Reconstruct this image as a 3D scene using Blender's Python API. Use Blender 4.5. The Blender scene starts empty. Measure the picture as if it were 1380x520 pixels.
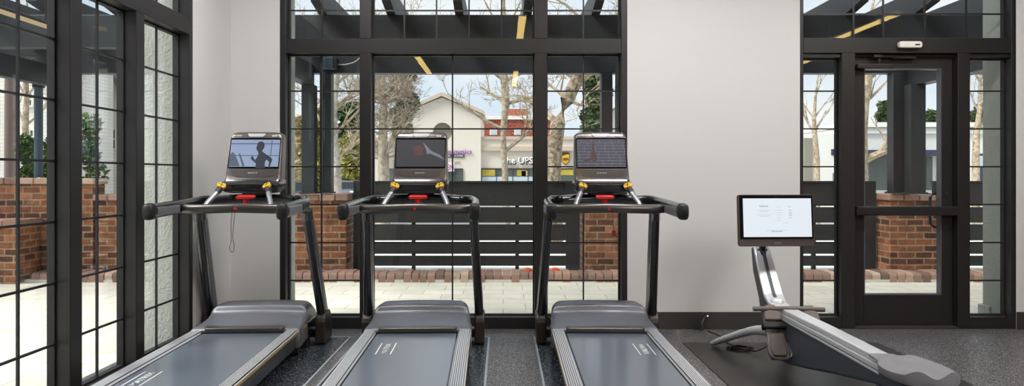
import bpy, bmesh, math, random
from mathutils import Vector, Matrix

# ------------------------------------------------------------------ basics
sc = bpy.context.scene
COL = sc.collection
F, VX, VY, CH = 960.0, 678.0, 237.0, 1.325     # focal length in px, vanishing point, eye height
D = 6.17                                       # back wall distance
R = math.radians


def X(px, d):
    return (px - VX) * d / F


def Z(py, d):
    return CH - (py - VY) * d / F


def lin(c):
    return tuple(((v / 255) / 12.92 if v / 255 <= .04045 else ((v / 255 + .055) / 1.055) ** 2.4) for v in c)


# ------------------------------------------------------------------ materials
def new_mat(name):
    m = bpy.data.materials.new(name)
    m.use_nodes = True
    nt = m.node_tree
    b = nt.nodes['Principled BSDF']
    return m, nt, b


def N(nt, typ, **kw):
    n = nt.nodes.new(typ)
    for k, v in kw.items():
        if k in n.inputs:
            n.inputs[k].default_value = v
        else:
            setattr(n, k, v)
    return n


def mat(name, col, rough=.5, metal=0.0, spec=.5, vary=.06, vscale=8.0, bump=0.0, bscale=60.0, coat=0.0):
    """principled material with a little procedural variation of its colour and surface"""
    m, nt, b = new_mat(name)
    L = nt.links.new
    tc = N(nt, 'ShaderNodeTexCoord')
    no = N(nt, 'ShaderNodeTexNoise', Scale=vscale, Detail=4.0)
    L(tc.outputs['Object'], no.inputs['Vector'])
    hi = tuple(min(1, c * (1 + vary)) for c in col)
    lo = tuple(c * (1 - vary) for c in col)
    mx = N(nt, 'ShaderNodeMix', data_type='RGBA')
    mx.inputs[6].default_value = (*lo, 1)
    mx.inputs[7].default_value = (*hi, 1)
    L(no.outputs['Fac'], mx.inputs[0])
    L(mx.outputs[2], b.inputs['Base Color'])
    b.inputs['Roughness'].default_value = rough
    b.inputs['Metallic'].default_value = metal
    b.inputs['Specular IOR Level'].default_value = spec
    b.inputs['Coat Weight'].default_value = coat
    b.inputs['Coat Roughness'].default_value = .12
    if bump:
        nb = N(nt, 'ShaderNodeTexNoise', Scale=bscale, Detail=3.0)
        L(tc.outputs['Object'], nb.inputs['Vector'])
        bp = N(nt, 'ShaderNodeBump', Strength=bump, Distance=.01)
        L(nb.outputs['Fac'], bp.inputs['Height'])
        L(bp.outputs['Normal'], b.inputs['Normal'])
    return m


def emit(name, col, strength):
    m, nt, b = new_mat(name)
    b.inputs['Base Color'].default_value = (*[c * .08 for c in col], 1)
    b.inputs['Emission Color'].default_value = (*col, 1)
    b.inputs['Emission Strength'].default_value = strength
    b.inputs['Roughness'].default_value = .4
    return m


def glass_mat(name, f0=.05, tint=(.965, .98, .975)):
    m, nt, b = new_mat(name)
    L = nt.links.new
    out = nt.nodes['Material Output']
    nt.nodes.remove(b)
    lw = N(nt, 'ShaderNodeLayerWeight', Blend=.5)
    p = N(nt, 'ShaderNodeMath', operation='POWER')
    p.inputs[1].default_value = 5.0
    L(lw.outputs['Facing'], p.inputs[0])
    ma = N(nt, 'ShaderNodeMath', operation='MULTIPLY_ADD')
    ma.inputs[1].default_value = 1 - f0
    ma.inputs[2].default_value = f0
    L(p.outputs[0], ma.inputs[0])
    tr = N(nt, 'ShaderNodeBsdfTransparent', Color=(*tint, 1))
    gl = N(nt, 'ShaderNodeBsdfGlossy', Roughness=0.0)
    mx = N(nt, 'ShaderNodeMixShader')
    L(ma.outputs[0], mx.inputs[0])
    L(tr.outputs[0], mx.inputs[1])
    L(gl.outputs[0], mx.inputs[2])
    L(mx.outputs[0], out.inputs['Surface'])
    return m


def planar_vec(nt):
    """coordinates lying in the plane of each face: (along, up) on walls, (x, y) on tops"""
    L = nt.links.new
    g = N(nt, 'ShaderNodeNewGeometry')
    tc = N(nt, 'ShaderNodeTexCoord')
    sp = N(nt, 'ShaderNodeSeparateXYZ')
    L(g.outputs['Position'], sp.inputs[0])
    sn = N(nt, 'ShaderNodeSeparateXYZ')
    L(g.outputs['True Normal'], sn.inputs[0])

    def absgt(o):
        a = N(nt, 'ShaderNodeMath', operation='ABSOLUTE')
        L(o, a.inputs[0])
        c = N(nt, 'ShaderNodeMath', operation='GREATER_THAN')
        c.inputs[1].default_value = .7
        L(a.outputs[0], c.inputs[0])
        return c.outputs[0]
    ax, az = absgt(sn.outputs[0]), absgt(sn.outputs[2])
    u = N(nt, 'ShaderNodeMix', data_type='FLOAT')
    L(ax, u.inputs[0]); L(sp.outputs[0], u.inputs[2]); L(sp.outputs[1], u.inputs[3])
    v = N(nt, 'ShaderNodeMix', data_type='FLOAT')
    L(az, v.inputs[0]); L(sp.outputs[2], v.inputs[2]); L(sp.outputs[1], v.inputs[3])
    c = N(nt, 'ShaderNodeCombineXYZ')
    L(u.outputs[0], c.inputs[0]); L(v.outputs[0], c.inputs[1])
    return c.outputs[0], g


def brick_mat(name, c1, c2, mortar, bw=.225, bh=.085, ms=.011, rough=.85):
    m, nt, b = new_mat(name)
    L = nt.links.new
    vec, g = planar_vec(nt)
    dn = N(nt, 'ShaderNodeTexNoise', Scale=9.0, Detail=2.0)
    L(g.outputs['Position'], dn.inputs['Vector'])
    vm = N(nt, 'ShaderNodeVectorMath', operation='MULTIPLY_ADD')
    vm.inputs[1].default_value = (.014, .014, 0)
    L(dn.outputs['Color'], vm.inputs[0]); L(vec, vm.inputs[2])
    br = N(nt, 'ShaderNodeTexBrick', Scale=1.0)
    br.inputs['Brick Width'].default_value = bw
    br.inputs['Row Height'].default_value = bh
    br.inputs['Mortar Size'].default_value = ms
    br.inputs['Mortar Smooth'].default_value = .3
    br.inputs['Bias'].default_value = .0
    br.inputs['Color1'].default_value = (0, 0, 0, 1)
    br.inputs['Color2'].default_value = (1, 1, 1, 1)
    br.inputs['Mortar'].default_value = (.5, .5, .5, 1)
    L(vm.outputs[0], br.inputs['Vector'])
    ra_ = N(nt, 'ShaderNodeValToRGB')
    cr_ = ra_.color_ramp
    dk = tuple(c * .55 for c in c2)
    lt = tuple(min(1, c * 1.35 + .02) for c in c1)
    cr_.elements[0].color = (*dk, 1)
    cr_.elements[1].color = (*lt, 1)
    for p_, c_ in ((.22, c2), (.42, c1), (.6, tuple((a + q) / 2 for a, q in zip(c1, c2))), (.8, c1)):
        e_ = cr_.elements.new(p_)
        e_.color = (*c_, 1)
    L(br.outputs['Color'], ra_.inputs[0])
    mm_ = N(nt, 'ShaderNodeMix', data_type='RGBA')
    L(br.outputs['Fac'], mm_.inputs[0])
    L(ra_.outputs[0], mm_.inputs[6])
    mm_.inputs[7].default_value = (*mortar, 1)
    no = N(nt, 'ShaderNodeTexNoise', Scale=6.0, Detail=6.0, Roughness=.7)
    L(g.outputs['Position'], no.inputs['Vector'])
    rp = N(nt, 'ShaderNodeValToRGB')
    rp.color_ramp.elements[0].position = .3
    rp.color_ramp.elements[0].color = (.5, .46, .44, 1)
    rp.color_ramp.elements[1].position = .72
    rp.color_ramp.elements[1].color = (1.35, 1.3, 1.25, 1)
    L(no.outputs['Fac'], rp.inputs[0])
    mx = N(nt, 'ShaderNodeMix', data_type='RGBA', blend_type='MULTIPLY')
    mx.inputs[0].default_value = 1.0
    L(mm_.outputs[2], mx.inputs[6]); L(rp.outputs[0], mx.inputs[7])
    L(mx.outputs[2], b.inputs['Base Color'])
    b.inputs['Roughness'].default_value = rough
    bp = N(nt, 'ShaderNodeBump', Strength=.7, Distance=.012)
    bp.invert = True
    L(br.outputs['Fac'], bp.inputs['Height'])
    L(bp.outputs['Normal'], b.inputs['Normal'])
    return m


def kerb_brick_mat(name):
    m, nt, b = new_mat(name)
    L = nt.links.new
    g = N(nt, 'ShaderNodeNewGeometry')
    rnd = N(nt, 'ShaderNodeValToRGB')
    cr = rnd.color_ramp
    cr.elements[0].color = (*lin((126, 92, 76)), 1)
    cr.elements[1].color = (*lin((200, 172, 148)), 1)
    for p, c in ((.25, (158, 112, 90)), (.5, (146, 114, 96)), (.75, (176, 130, 106))):
        e = cr.elements.new(p)
        e.color = (*lin(c), 1)
    L(g.outputs['Random Per Island'], rnd.inputs[0])
    no = N(nt, 'ShaderNodeTexNoise', Scale=25.0, Detail=5.0)
    L(g.outputs['Position'], no.inputs['Vector'])
    mx = N(nt, 'ShaderNodeMix', data_type='RGBA', blend_type='OVERLAY')
    mx.inputs[0].default_value = .35
    L(rnd.outputs[0], mx.inputs[6]); L(no.outputs['Color'], mx.inputs[7])
    hs = N(nt, 'ShaderNodeHueSaturation', Saturation=.8)
    L(mx.outputs[2], hs.inputs['Color'])
    L(hs.outputs[0], b.inputs['Base Color'])
    b.inputs['Roughness'].default_value = .85
    return m


def paver_mat(name):
    m, nt, b = new_mat(name)
    L = nt.links.new
    g = N(nt, 'ShaderNodeNewGeometry')
    br = N(nt, 'ShaderNodeTexBrick', Scale=1.0)
    br.inputs['Brick Width'].default_value = .46
    br.inputs['Row Height'].default_value = .3
    br.inputs['Mortar Size'].default_value = .006
    br.inputs['Mortar Smooth'].default_value = .5
    br.inputs['Color1'].default_value = (*lin((240, 235, 222)), 1)
    br.inputs['Color2'].default_value = (*lin((228, 223, 208)), 1)
    br.inputs['Mortar'].default_value = (*lin((176, 170, 152)), 1)
    L(g.outputs['Position'], br.inputs['Vector'])
    no = N(nt, 'ShaderNodeTexNoise', Scale=3.0, Detail=8.0, Roughness=.65)
    L(g.outputs['Position'], no.inputs['Vector'])
    rp = N(nt, 'ShaderNodeValToRGB')
    rp.color_ramp.elements[0].position = .3
    rp.color_ramp.elements[0].color = (.86, .86, .84, 1)
    rp.color_ramp.elements[1].position = .7
    rp.color_ramp.elements[1].color = (1.06, 1.05, 1.04, 1)
    L(no.outputs['Fac'], rp.inputs[0])
    mx = N(nt, 'ShaderNodeMix', data_type='RGBA', blend_type='MULTIPLY')
    mx.inputs[0].default_value = 1.0
    L(br.outputs['Color'], mx.inputs[6]); L(rp.outputs[0], mx.inputs[7])
    L(mx.outputs[2], b.inputs['Base Color'])
    b.inputs['Roughness'].default_value = .75
    return m


def rubber_floor_mat(name, base, fleck, amount, rough, spec=.5):
    m, nt, b = new_mat(name)
    L = nt.links.new
    g = N(nt, 'ShaderNodeNewGeometry')
    vo = N(nt, 'ShaderNodeTexVoronoi', Scale=190.0)
    L(g.outputs['Position'], vo.inputs['Vector'])
    sp = N(nt, 'ShaderNodeSeparateColor')
    L(vo.outputs['Color'], sp.inputs[0])
    gt = N(nt, 'ShaderNodeMath', operation='GREATER_THAN')
    gt.inputs[1].default_value = 1 - amount
    L(sp.outputs[0], gt.inputs[0])
    lt = N(nt, 'ShaderNodeMath', operation='LESS_THAN')
    lt.inputs[1].default_value = .0030 * 190
    L(vo.outputs['Distance'], lt.inputs[0])
    mu = N(nt, 'ShaderNodeMath', operation='MULTIPLY')
    L(gt.outputs[0], mu.inputs[0]); L(lt.outputs[0], mu.inputs[1])
    mu2 = N(nt, 'ShaderNodeMath', operation='MULTIPLY')
    L(mu.outputs[0], mu2.inputs[0]); L(sp.outputs[1], mu2.inputs[1])
    mx = N(nt, 'ShaderNodeMix', data_type='RGBA')
    mx.inputs[6].default_value = (*base, 1)
    mx.inputs[7].default_value = (*fleck, 1)
    L(mu2.outputs[0], mx.inputs[0])
    L(mx.outputs[2], b.inputs['Base Color'])
    b.inputs['Roughness'].default_value = rough
    b.inputs['Specular IOR Level'].default_value = spec
    no = N(nt, 'ShaderNodeTexNoise', Scale=220.0, Detail=2.0)
    L(g.outputs['Position'], no.inputs['Vector'])
    bp = N(nt, 'ShaderNodeBump', Strength=.25, Distance=.002)
    L(no.outputs['Fac'], bp.inputs['Height'])
    L(bp.outputs['Normal'], b.inputs['Normal'])
    return m


def siding_mat(name, col, pitch=.14):
    m, nt, b = new_mat(name)
    L = nt.links.new
    vec, g = planar_vec(nt)
    br = N(nt, 'ShaderNodeTexBrick', Scale=1.0)
    br.inputs['Brick Width'].default_value = 4.0
    br.inputs['Row Height'].default_value = pitch
    br.inputs['Mortar Size'].default_value = .012
    br.inputs['Color1'].default_value = (*col, 1)
    br.inputs['Color2'].default_value = (*[c * .95 for c in col], 1)
    br.inputs['Mortar'].default_value = (*[c * .78 for c in col], 1)
    L(vec, br.inputs['Vector'])
    L(br.outputs['Color'], b.inputs['Base Color'])
    b.inputs['Roughness'].default_value = .7
    return m


def bark_mat(name, c1, c2, c3, scale=9.0):
    m, nt, b = new_mat(name)
    L = nt.links.new
    g = N(nt, 'ShaderNodeNewGeometry')
    no = N(nt, 'ShaderNodeTexNoise', Scale=scale, Detail=5.0, Roughness=.65, Distortion=.6)
    L(g.outputs['Position'], no.inputs['Vector'])
    rp = N(nt, 'ShaderNodeValToRGB')
    cr = rp.color_ramp
    cr.elements[0].position = .35; cr.elements[0].color = (*c1, 1)
    cr.elements[1].position = .68; cr.elements[1].color = (*c3, 1)
    e = cr.elements.new(.5); e.color = (*c2, 1)
    L(no.outputs['Fac'], rp.inputs[0])
    L(rp.outputs[0], b.inputs['Base Color'])
    b.inputs['Roughness'].default_value = .9
    bp = N(nt, 'ShaderNodeBump', Strength=.5, Distance=.02)
    L(no.outputs['Fac'], bp.inputs['Height'])
    L(bp.outputs['Normal'], b.inputs['Normal'])
    return m


def leaf_mat(name, cols):
    m, nt, b = new_mat(name)
    L = nt.links.new
    g = N(nt, 'ShaderNodeNewGeometry')
    rp = N(nt, 'ShaderNodeValToRGB')
    cr = rp.color_ramp
    cr.elements[0].color = (*lin(cols[0]), 1)
    cr.elements[1].color = (*lin(cols[-1]), 1)
    for i, c in enumerate(cols[1:-1]):
        e = cr.elements.new((i + 1) / (len(cols) - 1)); e.color = (*lin(c), 1)
    L(g.outputs['Random Per Island'], rp.inputs[0])
    L(rp.outputs[0], b.inputs['Base Color'])
    b.inputs['Roughness'].default_value = .55
    return m


M = {}
M['wall'] = mat('painted_wall', lin((214, 213, 211)), .75, vary=.012, vscale=1.5, bump=.06, bscale=180)
M['wood'] = mat('brown_panelled_wall', lin((120, 98, 84)), .6, vary=.08, vscale=3)
M['ceiling'] = mat('brown_timber_ceiling', lin((146, 122, 104)), .7, vary=.08, vscale=3)
M['base'] = mat('baseboard_vinyl', lin((54, 50, 48)), .5)
M['frame'] = mat('dark_bronze_aluminium', lin((38, 36, 37)), .42, .2, vary=.05, vscale=2)
M['muntin'] = mat('dark_muntin_aluminium', lin((40, 39, 40)), .42, .2)
M['gasket'] = mat('black_gasket', lin((22, 22, 23)), .6)
M['glass'] = glass_mat('window_glass', .04)
M['coated'] = glass_mat('coated_window_glass', .085)
M['floor'] = rubber_floor_mat('flecked_rubber_floor', lin((56, 55, 58)), lin((228, 225, 225)), .34, .36, .6)
M['mat'] = rubber_floor_mat('flecked_rubber_mat', lin((40, 44, 50)), lin((190, 196, 204)), .2, .26, .6)
M['matedge'] = mat('mat_edge_strip', lin((176, 184, 192)), .35, .3)
M['plainmat'] = mat('plain_rubber_mat', lin((40, 38, 37)), .38, vary=.1, vscale=20)
M['stucco'] = mat('grey_stucco', lin((186, 189, 183)), .9, vary=.06, vscale=25, bump=.8, bscale=55)
M['pavers'] = paver_mat('cream_pavers')
M['kerb'] = kerb_brick_mat('kerb_bricks')
M['brick'] = brick_mat('old_brick', lin((146, 92, 62)), lin((104, 68, 51)), lin((160, 138, 114)))
M['coping'] = kerb_brick_mat('coping_bricks')
M['concrete'] = mat('street_concrete', lin((216, 214, 208)), .85, vary=.06, vscale=.6)
M['asphalt'] = mat('street_asphalt', lin((150, 150, 150)), .9, vary=.08, vscale=1)
M['steel'] = mat('charcoal_painted_steel', lin((42, 45, 49)), .5, .1, vary=.12, vscale=3)
M['fence'] = mat('charcoal_fence_boards', lin((40, 42, 43)), .55, .0, vary=.1, vscale=3)
M['bluesteel'] = mat('slate_blue_steel', lin((66, 84, 98)), .5, .1)
M['rustpole'] = mat('reddish_brown_pole', lin((124, 106, 100)), .7, vary=.12, vscale=6)
M['silver'] = mat('brushed_aluminium', lin((224, 226, 230)), .33, .4, vary=.04, vscale=40)
M['blackgloss'] = mat('black_satin_plastic', lin((26, 26, 29)), .24, vary=.1, spec=.7, coat=.5)
M['black'] = mat('black_plastic', lin((20, 20, 21)), .5)
M['bronze'] = mat('dark_bronze_metallic', lin((92, 88, 86)), .32, .7, vary=.04, vscale=12)
M['darkbronze'] = mat('dark_bronze_plastic', lin((54, 48, 46)), .35, .2)
M['upright'] = mat('gunmetal_upright', lin((112, 114, 121)), .32, .6, vary=.05)
M['hood'] = mat('gunmetal_hood', lin((120, 121, 129)), .4, .55, vary=.03)
M['console'] = mat('gunmetal_console', lin((100, 95, 94)), .3, .6, vary=.03)
def striped_rail_mat(name):
    # aluminium ribs with black grip inlays running along the rail
    m, nt, b = new_mat(name)
    L = nt.links.new
    tc = N(nt, 'ShaderNodeTexCoord')
    sp = N(nt, 'ShaderNodeSeparateXYZ')
    L(tc.outputs['Object'], sp.inputs[0])
    ab = N(nt, 'ShaderNodeMath', operation='ABSOLUTE')
    L(sp.outputs[0], ab.inputs[0])
    sb = N(nt, 'ShaderNodeMath', operation='SUBTRACT'); sb.inputs[1].default_value = .302
    L(ab.outputs[0], sb.inputs[0])
    dv = N(nt, 'ShaderNodeMath', operation='DIVIDE'); dv.inputs[1].default_value = .07 / 6
    L(sb.outputs[0], dv.inputs[0])
    fr = N(nt, 'ShaderNodeMath', operation='FRACT')
    L(dv.outputs[0], fr.inputs[0])
    gt = N(nt, 'ShaderNodeMath', operation='GREATER_THAN'); gt.inputs[1].default_value = .66
    L(fr.outputs[0], gt.inputs[0])
    mx = N(nt, 'ShaderNodeMix', data_type='RGBA')
    mx.inputs[6].default_value = (*lin((226, 228, 234)), 1)
    mx.inputs[7].default_value = (*lin((44, 46, 50)), 1)
    L(gt.outputs[0], mx.inputs[0])
    L(mx.outputs[2], b.inputs['Base Color'])
    b.inputs['Metallic'].default_value = .5
    b.inputs['Roughness'].default_value = .36
    return m


M['rail'] = striped_rail_mat('ribbed_aluminium_rail')
M['belt'] = mat('running_belt_rubber', lin((96, 105, 118)), .34, vary=.04, vscale=50, bump=.06, bscale=400, spec=.8, coat=.6)
M['gold'] = mat('gold_edge_strip', lin((190, 160, 96)), .4, .4)
M['yellow'] = mat('yellow_pad', lin((226, 176, 36)), .5, vary=.05)
M['red'] = mat('red_plastic', lin((196, 32, 30)), .4, vary=.05)
M['darkred'] = mat('dark_red_plastic', lin((128, 30, 38)), .4)
M['white'] = mat('white_lettering', lin((236, 238, 240)), .5, vary=.01)
M['greyletter'] = mat('grey_lettering', lin((150, 156, 162)), .5, vary=.02)
M['screenblack'] = mat('screen_bezel_glass', lin((12, 12, 14)), .12, spec=.5)
M['sensor'] = mat('white_sensor_plastic', lin((226, 222, 214)), .45)
M['slate'] = mat('slate_rower_body', lin((66, 70, 80)), .45, .1)
M['grip'] = mat('grip_panel_grey', lin((140, 142, 148)), .32, .5)
M['taupe'] = mat('taupe_plastic', lin((106, 97, 91)), .5)
M['seat'] = mat('grey_foam_seat', lin((132, 132, 137)), .42, vary=.04)
M['tan'] = mat('rower_monitor_shell', lin((84, 74, 70)), .4, .3)
M['barlight'] = emit('warm_linear_lamp', (1.0, .70, .22), 11.0)
M['stripeglow'] = emit('warm_stripe_glow', (1.0, .74, .42), .5)
M['panel'] = emit('ceiling_fill_diffuser', (1.0, .99, .985), 25.0)
M['stuccob'] = mat('cream_shop_stucco', lin((232, 224, 210)), .9, vary=.04, vscale=1.2)
M['trimb'] = mat('tan_shop_trim', lin((206, 190, 172)), .85, vary=.04)
M['redbrick'] = brick_mat('red_town_brick', lin((176, 84, 66)), lin((150, 70, 56)), lin((176, 130, 112)), bw=.4, bh=.16, ms=.02)
M['whitewall'] = mat('white_painted_wall', lin((238, 236, 228)), .8, vary=.03, vscale=1)
M['siding'] = siding_mat('cream_siding', lin((244, 240, 230)))
M['roof'] = mat('grey_shingles', lin((128, 124, 120)), .9, vary=.15, vscale=6)
M['darkglass'] = mat('dark_shop_glass', lin((92, 104, 98)), .15, vary=.35, vscale=1.4)
M['niche'] = mat('niche_grey', lin((150, 146, 132)), .85, vary=.08)
M['awning'] = mat('dark_blue_awning', lin((56, 62, 84)), .7)
M['purple'] = mat('purple_lettering', lin((150, 88, 170)), .5)
M['magenta'] = mat('magenta_lettering', lin((198, 40, 130)), .5)
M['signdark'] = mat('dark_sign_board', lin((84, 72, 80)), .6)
M['upsbrown'] = mat('shield_brown', lin((74, 48, 24)), .5)
M['upsgold'] = mat('shield_gold', lin((236, 180, 40)), .5)
M['shopyellow'] = mat('yellow_shop_display', lin((196, 176, 70)), .6, vary=.4, vscale=1.5)
M['shopblue'] = mat('pale_blue_window_film', lin((196, 212, 220)), .5, vary=.1)
M['bark'] = bark_mat('pale_sycamore_bark', lin((120, 104, 84)), lin((166, 150, 126)), lin((196, 186, 166)))
M['greybark'] = bark_mat('grey_bark', lin((132, 126, 118)), lin((164, 158, 148)), lin((196, 190, 178)), 6)
M['mottled'] = bark_mat('mottled_bark', lin((74, 64, 50)), lin((128, 114, 94)), lin((176, 164, 142)), 11)
M['twig'] = bark_mat('brown_twigs', lin((132, 118, 102)), lin((174, 160, 142)), lin((206, 196, 178)), 5)
M['evergreen'] = leaf_mat('evergreen_needles', [(40, 62, 36), (66, 92, 52), (92, 116, 66)])
M['shrub'] = leaf_mat('shrub_leaves', [(44, 78, 40), (76, 116, 56), (120, 156, 80), (60, 96, 48)])
M['yellowleaf'] = leaf_mat('yellow_green_leaves', [(120, 130, 66), (190, 180, 84), (150, 150, 80), (92, 108, 64)])
M['orangeleaf'] = leaf_mat('orange_brown_leaves', [(186, 162, 116), (208, 192, 152), (146, 138, 96)])
M['carsilver'] = mat('grey_car_paint', lin((122, 132, 142)), .25, .5)
M['cardark'] = mat('dark_teal_car_paint', lin((70, 88, 92)), .25, .4)
M['carglass'] = mat('car_glass', lin((30, 36, 40)), .1)
M['tyre'] = mat('tyre_rubber', lin((26, 26, 27)), .8)
M['orange'] = mat('orange_cone_plastic', lin((232, 92, 36)), .5)

# ------------------------------------------------------------------ mesh builder


class MB:
    def __init__(s):
        s.v, s.f, s.sm = [], [], []

    def add(s, vs, fs, smooth=False):
        o = len(s.v)
        s.v += [tuple(p) for p in vs]
        s.f += [tuple(i + o for i in f) for f in fs]
        s.sm += [smooth] * len(fs)
        return s

    def box(s, x0, x1, y0, y1, z0, z1, f=None):
        vs = [(x, y, z) for x in (x0, x1) for y in (y0, y1) for z in (z0, z1)]
        if f:
            vs = [f(*p) for p in vs]
        return s.add(vs, [(0, 1, 3, 2), (4, 6, 7, 5), (0, 4, 5, 1), (2, 3, 7, 6), (0, 2, 6, 4), (1, 5, 7, 3)])

    def prism(s, poly, a, b, f):
        """poly of (u, v), extruded from a to b; f(u, v, w) -> point"""
        n = len(poly)
        vs = [f(u, v, a) for u, v in poly] + [f(u, v, b) for u, v in poly]
        fs = [tuple(range(n)), tuple(range(2 * n - 1, n - 1, -1))]
        fs += [(i, (i + 1) % n, n + (i + 1) % n, n + i) for i in range(n)]
        return s.add(vs, fs)

    def loft(s, rings, caps=True, smooth=True, closed=True):
        n = len(rings[0])
        vs = [p for r in rings for p in r]
        fs = []
        for k in range(len(rings) - 1):
            for i in range(n if closed else n - 1):
                j = (i + 1) % n
                fs.append((k * n + i, k * n + j, (k + 1) * n + j, (k + 1) * n + i))
        if caps and closed:
            fs.append(tuple(range(n - 1, -1, -1)))
            fs.append(tuple((len(rings) - 1) * n + i for i in range(n)))
        return s.add(vs, fs, smooth)

    def tube(s, pts, r, n=8, ry=None, up=(0, 0, 1), smooth=True, sq=1.0):
        """tube along pts; r may be a list; ry the radius along `up` (superellipse exponent sq)"""
        P = [Vector(p) for p in pts]
        rings = []
        for i, p in enumerate(P):
            t = (P[min(i + 1, len(P) - 1)] - P[max(i - 1, 0)])
            if t.length < 1e-9:
                t = Vector((0, 0, 1))
            t.normalize()
            u = Vector(up)
            if abs(t.dot(u)) > .95:
                u = Vector((1, 0, 0)) if abs(t.x) < .9 else Vector((0, 1, 0))
            a = t.cross(u).normalized()
            b = a.cross(t).normalized()
            ra = r[i] if isinstance(r, (list, tuple)) else r
            rb = (ry[i] if isinstance(ry, (list, tuple)) else ry) if ry else ra
            ring = []
            for k in range(n):
                th = 2 * math.pi * k / n
                c, q = math.cos(th), math.sin(th)
                c = math.copysign(abs(c) ** sq, c)
                q = math.copysign(abs(q) ** sq, q)
                ring.append(p + a * (ra * c) + b * (rb * q))
            rings.append(ring)
        return s.loft(rings, True, smooth)

    def cyl(s, p0, p1, r0, r1=None, n=16):
        return s.tube([p0, p1], [r0, r0 if r1 is None else r1], n)

    def ball(s, c, r, n=10, m=7):
        rx, ry, rz = r if isinstance(r, (list, tuple)) else (r, r, r)
        rings = []
        for k in range(m + 1):
            ph = -math.pi / 2 + math.pi * k / m
            q = max(math.cos(ph), .02)
            rings.append([(c[0] + rx * q * math.cos(2 * math.pi * i / n), c[1] + ry * q * math.sin(2 * math.pi * i / n),
                           c[2] + rz * math.sin(ph)) for i in range(n)])
        return s.loft(rings)

    def build(s, name, m, parent=None, bevel=0, seg=2, recalc=True, sharp=35, weld=False):
        me = bpy.data.meshes.new(name)
        me.from_pydata(s.v, [], s.f)
        me.polygons.foreach_set('use_smooth', s.sm)
        if recalc:
            b = bmesh.new(); b.from_mesh(me)
            bmesh.ops.recalc_face_normals(b, faces=b.faces[:])
            b.to_mesh(me); b.free()
        if any(s.sm):
            me.set_sharp_from_angle(angle=R(sharp))
        me.materials.append(m)
        o = bpy.data.objects.new(name, me)
        COL.objects.link(o)
        if parent:
            o.parent = parent
        if bevel:
            bv = o.modifiers.new('bevel', 'BEVEL')
            bv.width = bevel; bv.segments = seg; bv.limit_method = 'ANGLE'; bv.angle_limit = R(40)
            bv.harden_normals = False
        me.update()
        return o


def rrect(w, h, r, n=4):
    """rounded rectangle outline centred on 0"""
    r = min(r, w / 2 - 1e-4, h / 2 - 1e-4)
    out = []
    for cx, cy, a0 in ((w / 2 - r, h / 2 - r, 0), (-w / 2 + r, h / 2 - r, 90), (-w / 2 + r, -h / 2 + r, 180), (w / 2 - r, -h / 2 + r, 270)):
        for k in range(n + 1):
            a = R(a0 + 90 * k / n)
            out.append((cx + r * math.cos(a), cy + r * math.sin(a)))
    return out


def smooth_path(pts, k=6):
    """Catmull-Rom through pts"""
    P = [Vector(p) for p in pts]
    P = [P[0] * 2 - P[1]] + P + [P[-1] * 2 - P[-2]]
    out = []
    for i in range(1, len(P) - 2):
        for j in range(k):
            t = j / k
            a, b, c, d = P[i - 1], P[i], P[i + 1], P[i + 2]
            out.append(.5 * ((2 * b) + (c - a) * t + (2 * a - 5 * b + 4 * c - d) * t * t + (3 * b - a - 3 * c + d) * t ** 3))
    out.append(P[-2])
    return out


def tag(o, label=None, cat=None, group=None, kind=None):
    if label: o['label'] = label
    if cat: o['category'] = cat
    if group: o['group'] = group
    if kind: o['kind'] = kind
    return o


def empty(name, loc, rz=0.0):
    o = bpy.data.objects.new(name, None)
    o.empty_display_size = .1
    COL.objects.link(o)
    o.location = loc
    o.rotation_euler = (0, 0, rz)
    return o


def struct(o):
    o['kind'] = 'structure'
    return o


def text_obj(name, s, m, parent, mtx, height, extrude=.002, offset=0.0, align='LEFT', width=None, spacing=1.0):
    """lettering as a mesh; height is the cap height, mtx places the text's own x (reading) / y (up) plane"""
    cu = bpy.data.curves.new(name, 'FONT')
    cu.body = s
    cu.size = 1.0
    cu.extrude = 0.0
    cu.offset = offset
    cu.space_character = spacing
    cu.align_x = align
    cu.resolution_u = 3
    o = bpy.data.objects.new(name, cu)
    COL.objects.link(o)
    bpy.context.view_layer.update()
    me = bpy.data.meshes.new_from_object(o.evaluated_get(bpy.context.evaluated_depsgraph_get()))
    bpy.data.objects.remove(o)
    bpy.data.curves.remove(cu)
    ys = [v.co.y for v in me.vertices]
    xs = [v.co.x for v in me.vertices]
    k = height / .72
    kx = k if not width else width / (max(xs) - min(xs))
    b = bmesh.new(); b.from_mesh(me)
    for v in b.verts:
        v.co.x *= kx; v.co.y *= k
    if extrude:
        g = bmesh.ops.extrude_face_region(b, geom=b.faces[:])
        for e in g['geom']:
            if isinstance(e, bmesh.types.BMVert):
                e.co.z += extrude
        bmesh.ops.recalc_face_normals(b, faces=b.faces[:])
    b.transform(mtx)
    b.to_mesh(me); b.free()
    me.name = name
    me.materials.clear(); me.materials.append(m)
    n = bpy.data.objects.new(name, me)
    COL.objects.link(n)
    if parent:
        n.parent = parent
    return n


def frame_mtx(origin, xdir, ydir):
    x = Vector(xdir).normalized(); y = Vector(ydir).normalized(); z = x.cross(y)
    m = Matrix((x, y, z)).transposed().to_4x4()
    m.translation = Vector(origin)
    return m


# ------------------------------------------------------------------ the room
XL = -2.36            # left wall inner face
WT = .40              # wall thickness
XR, YR, CZ = 7.2, -5.6, 3.6
WTOP = 3.2            # window head
W1Y0, W1Y1 = 1.08, 5.42
W2X0, W2X1 = X(377, D), X(845.5, D)
W3X0, W3X1 = X(1078, D), X(1369.5, D)

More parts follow.
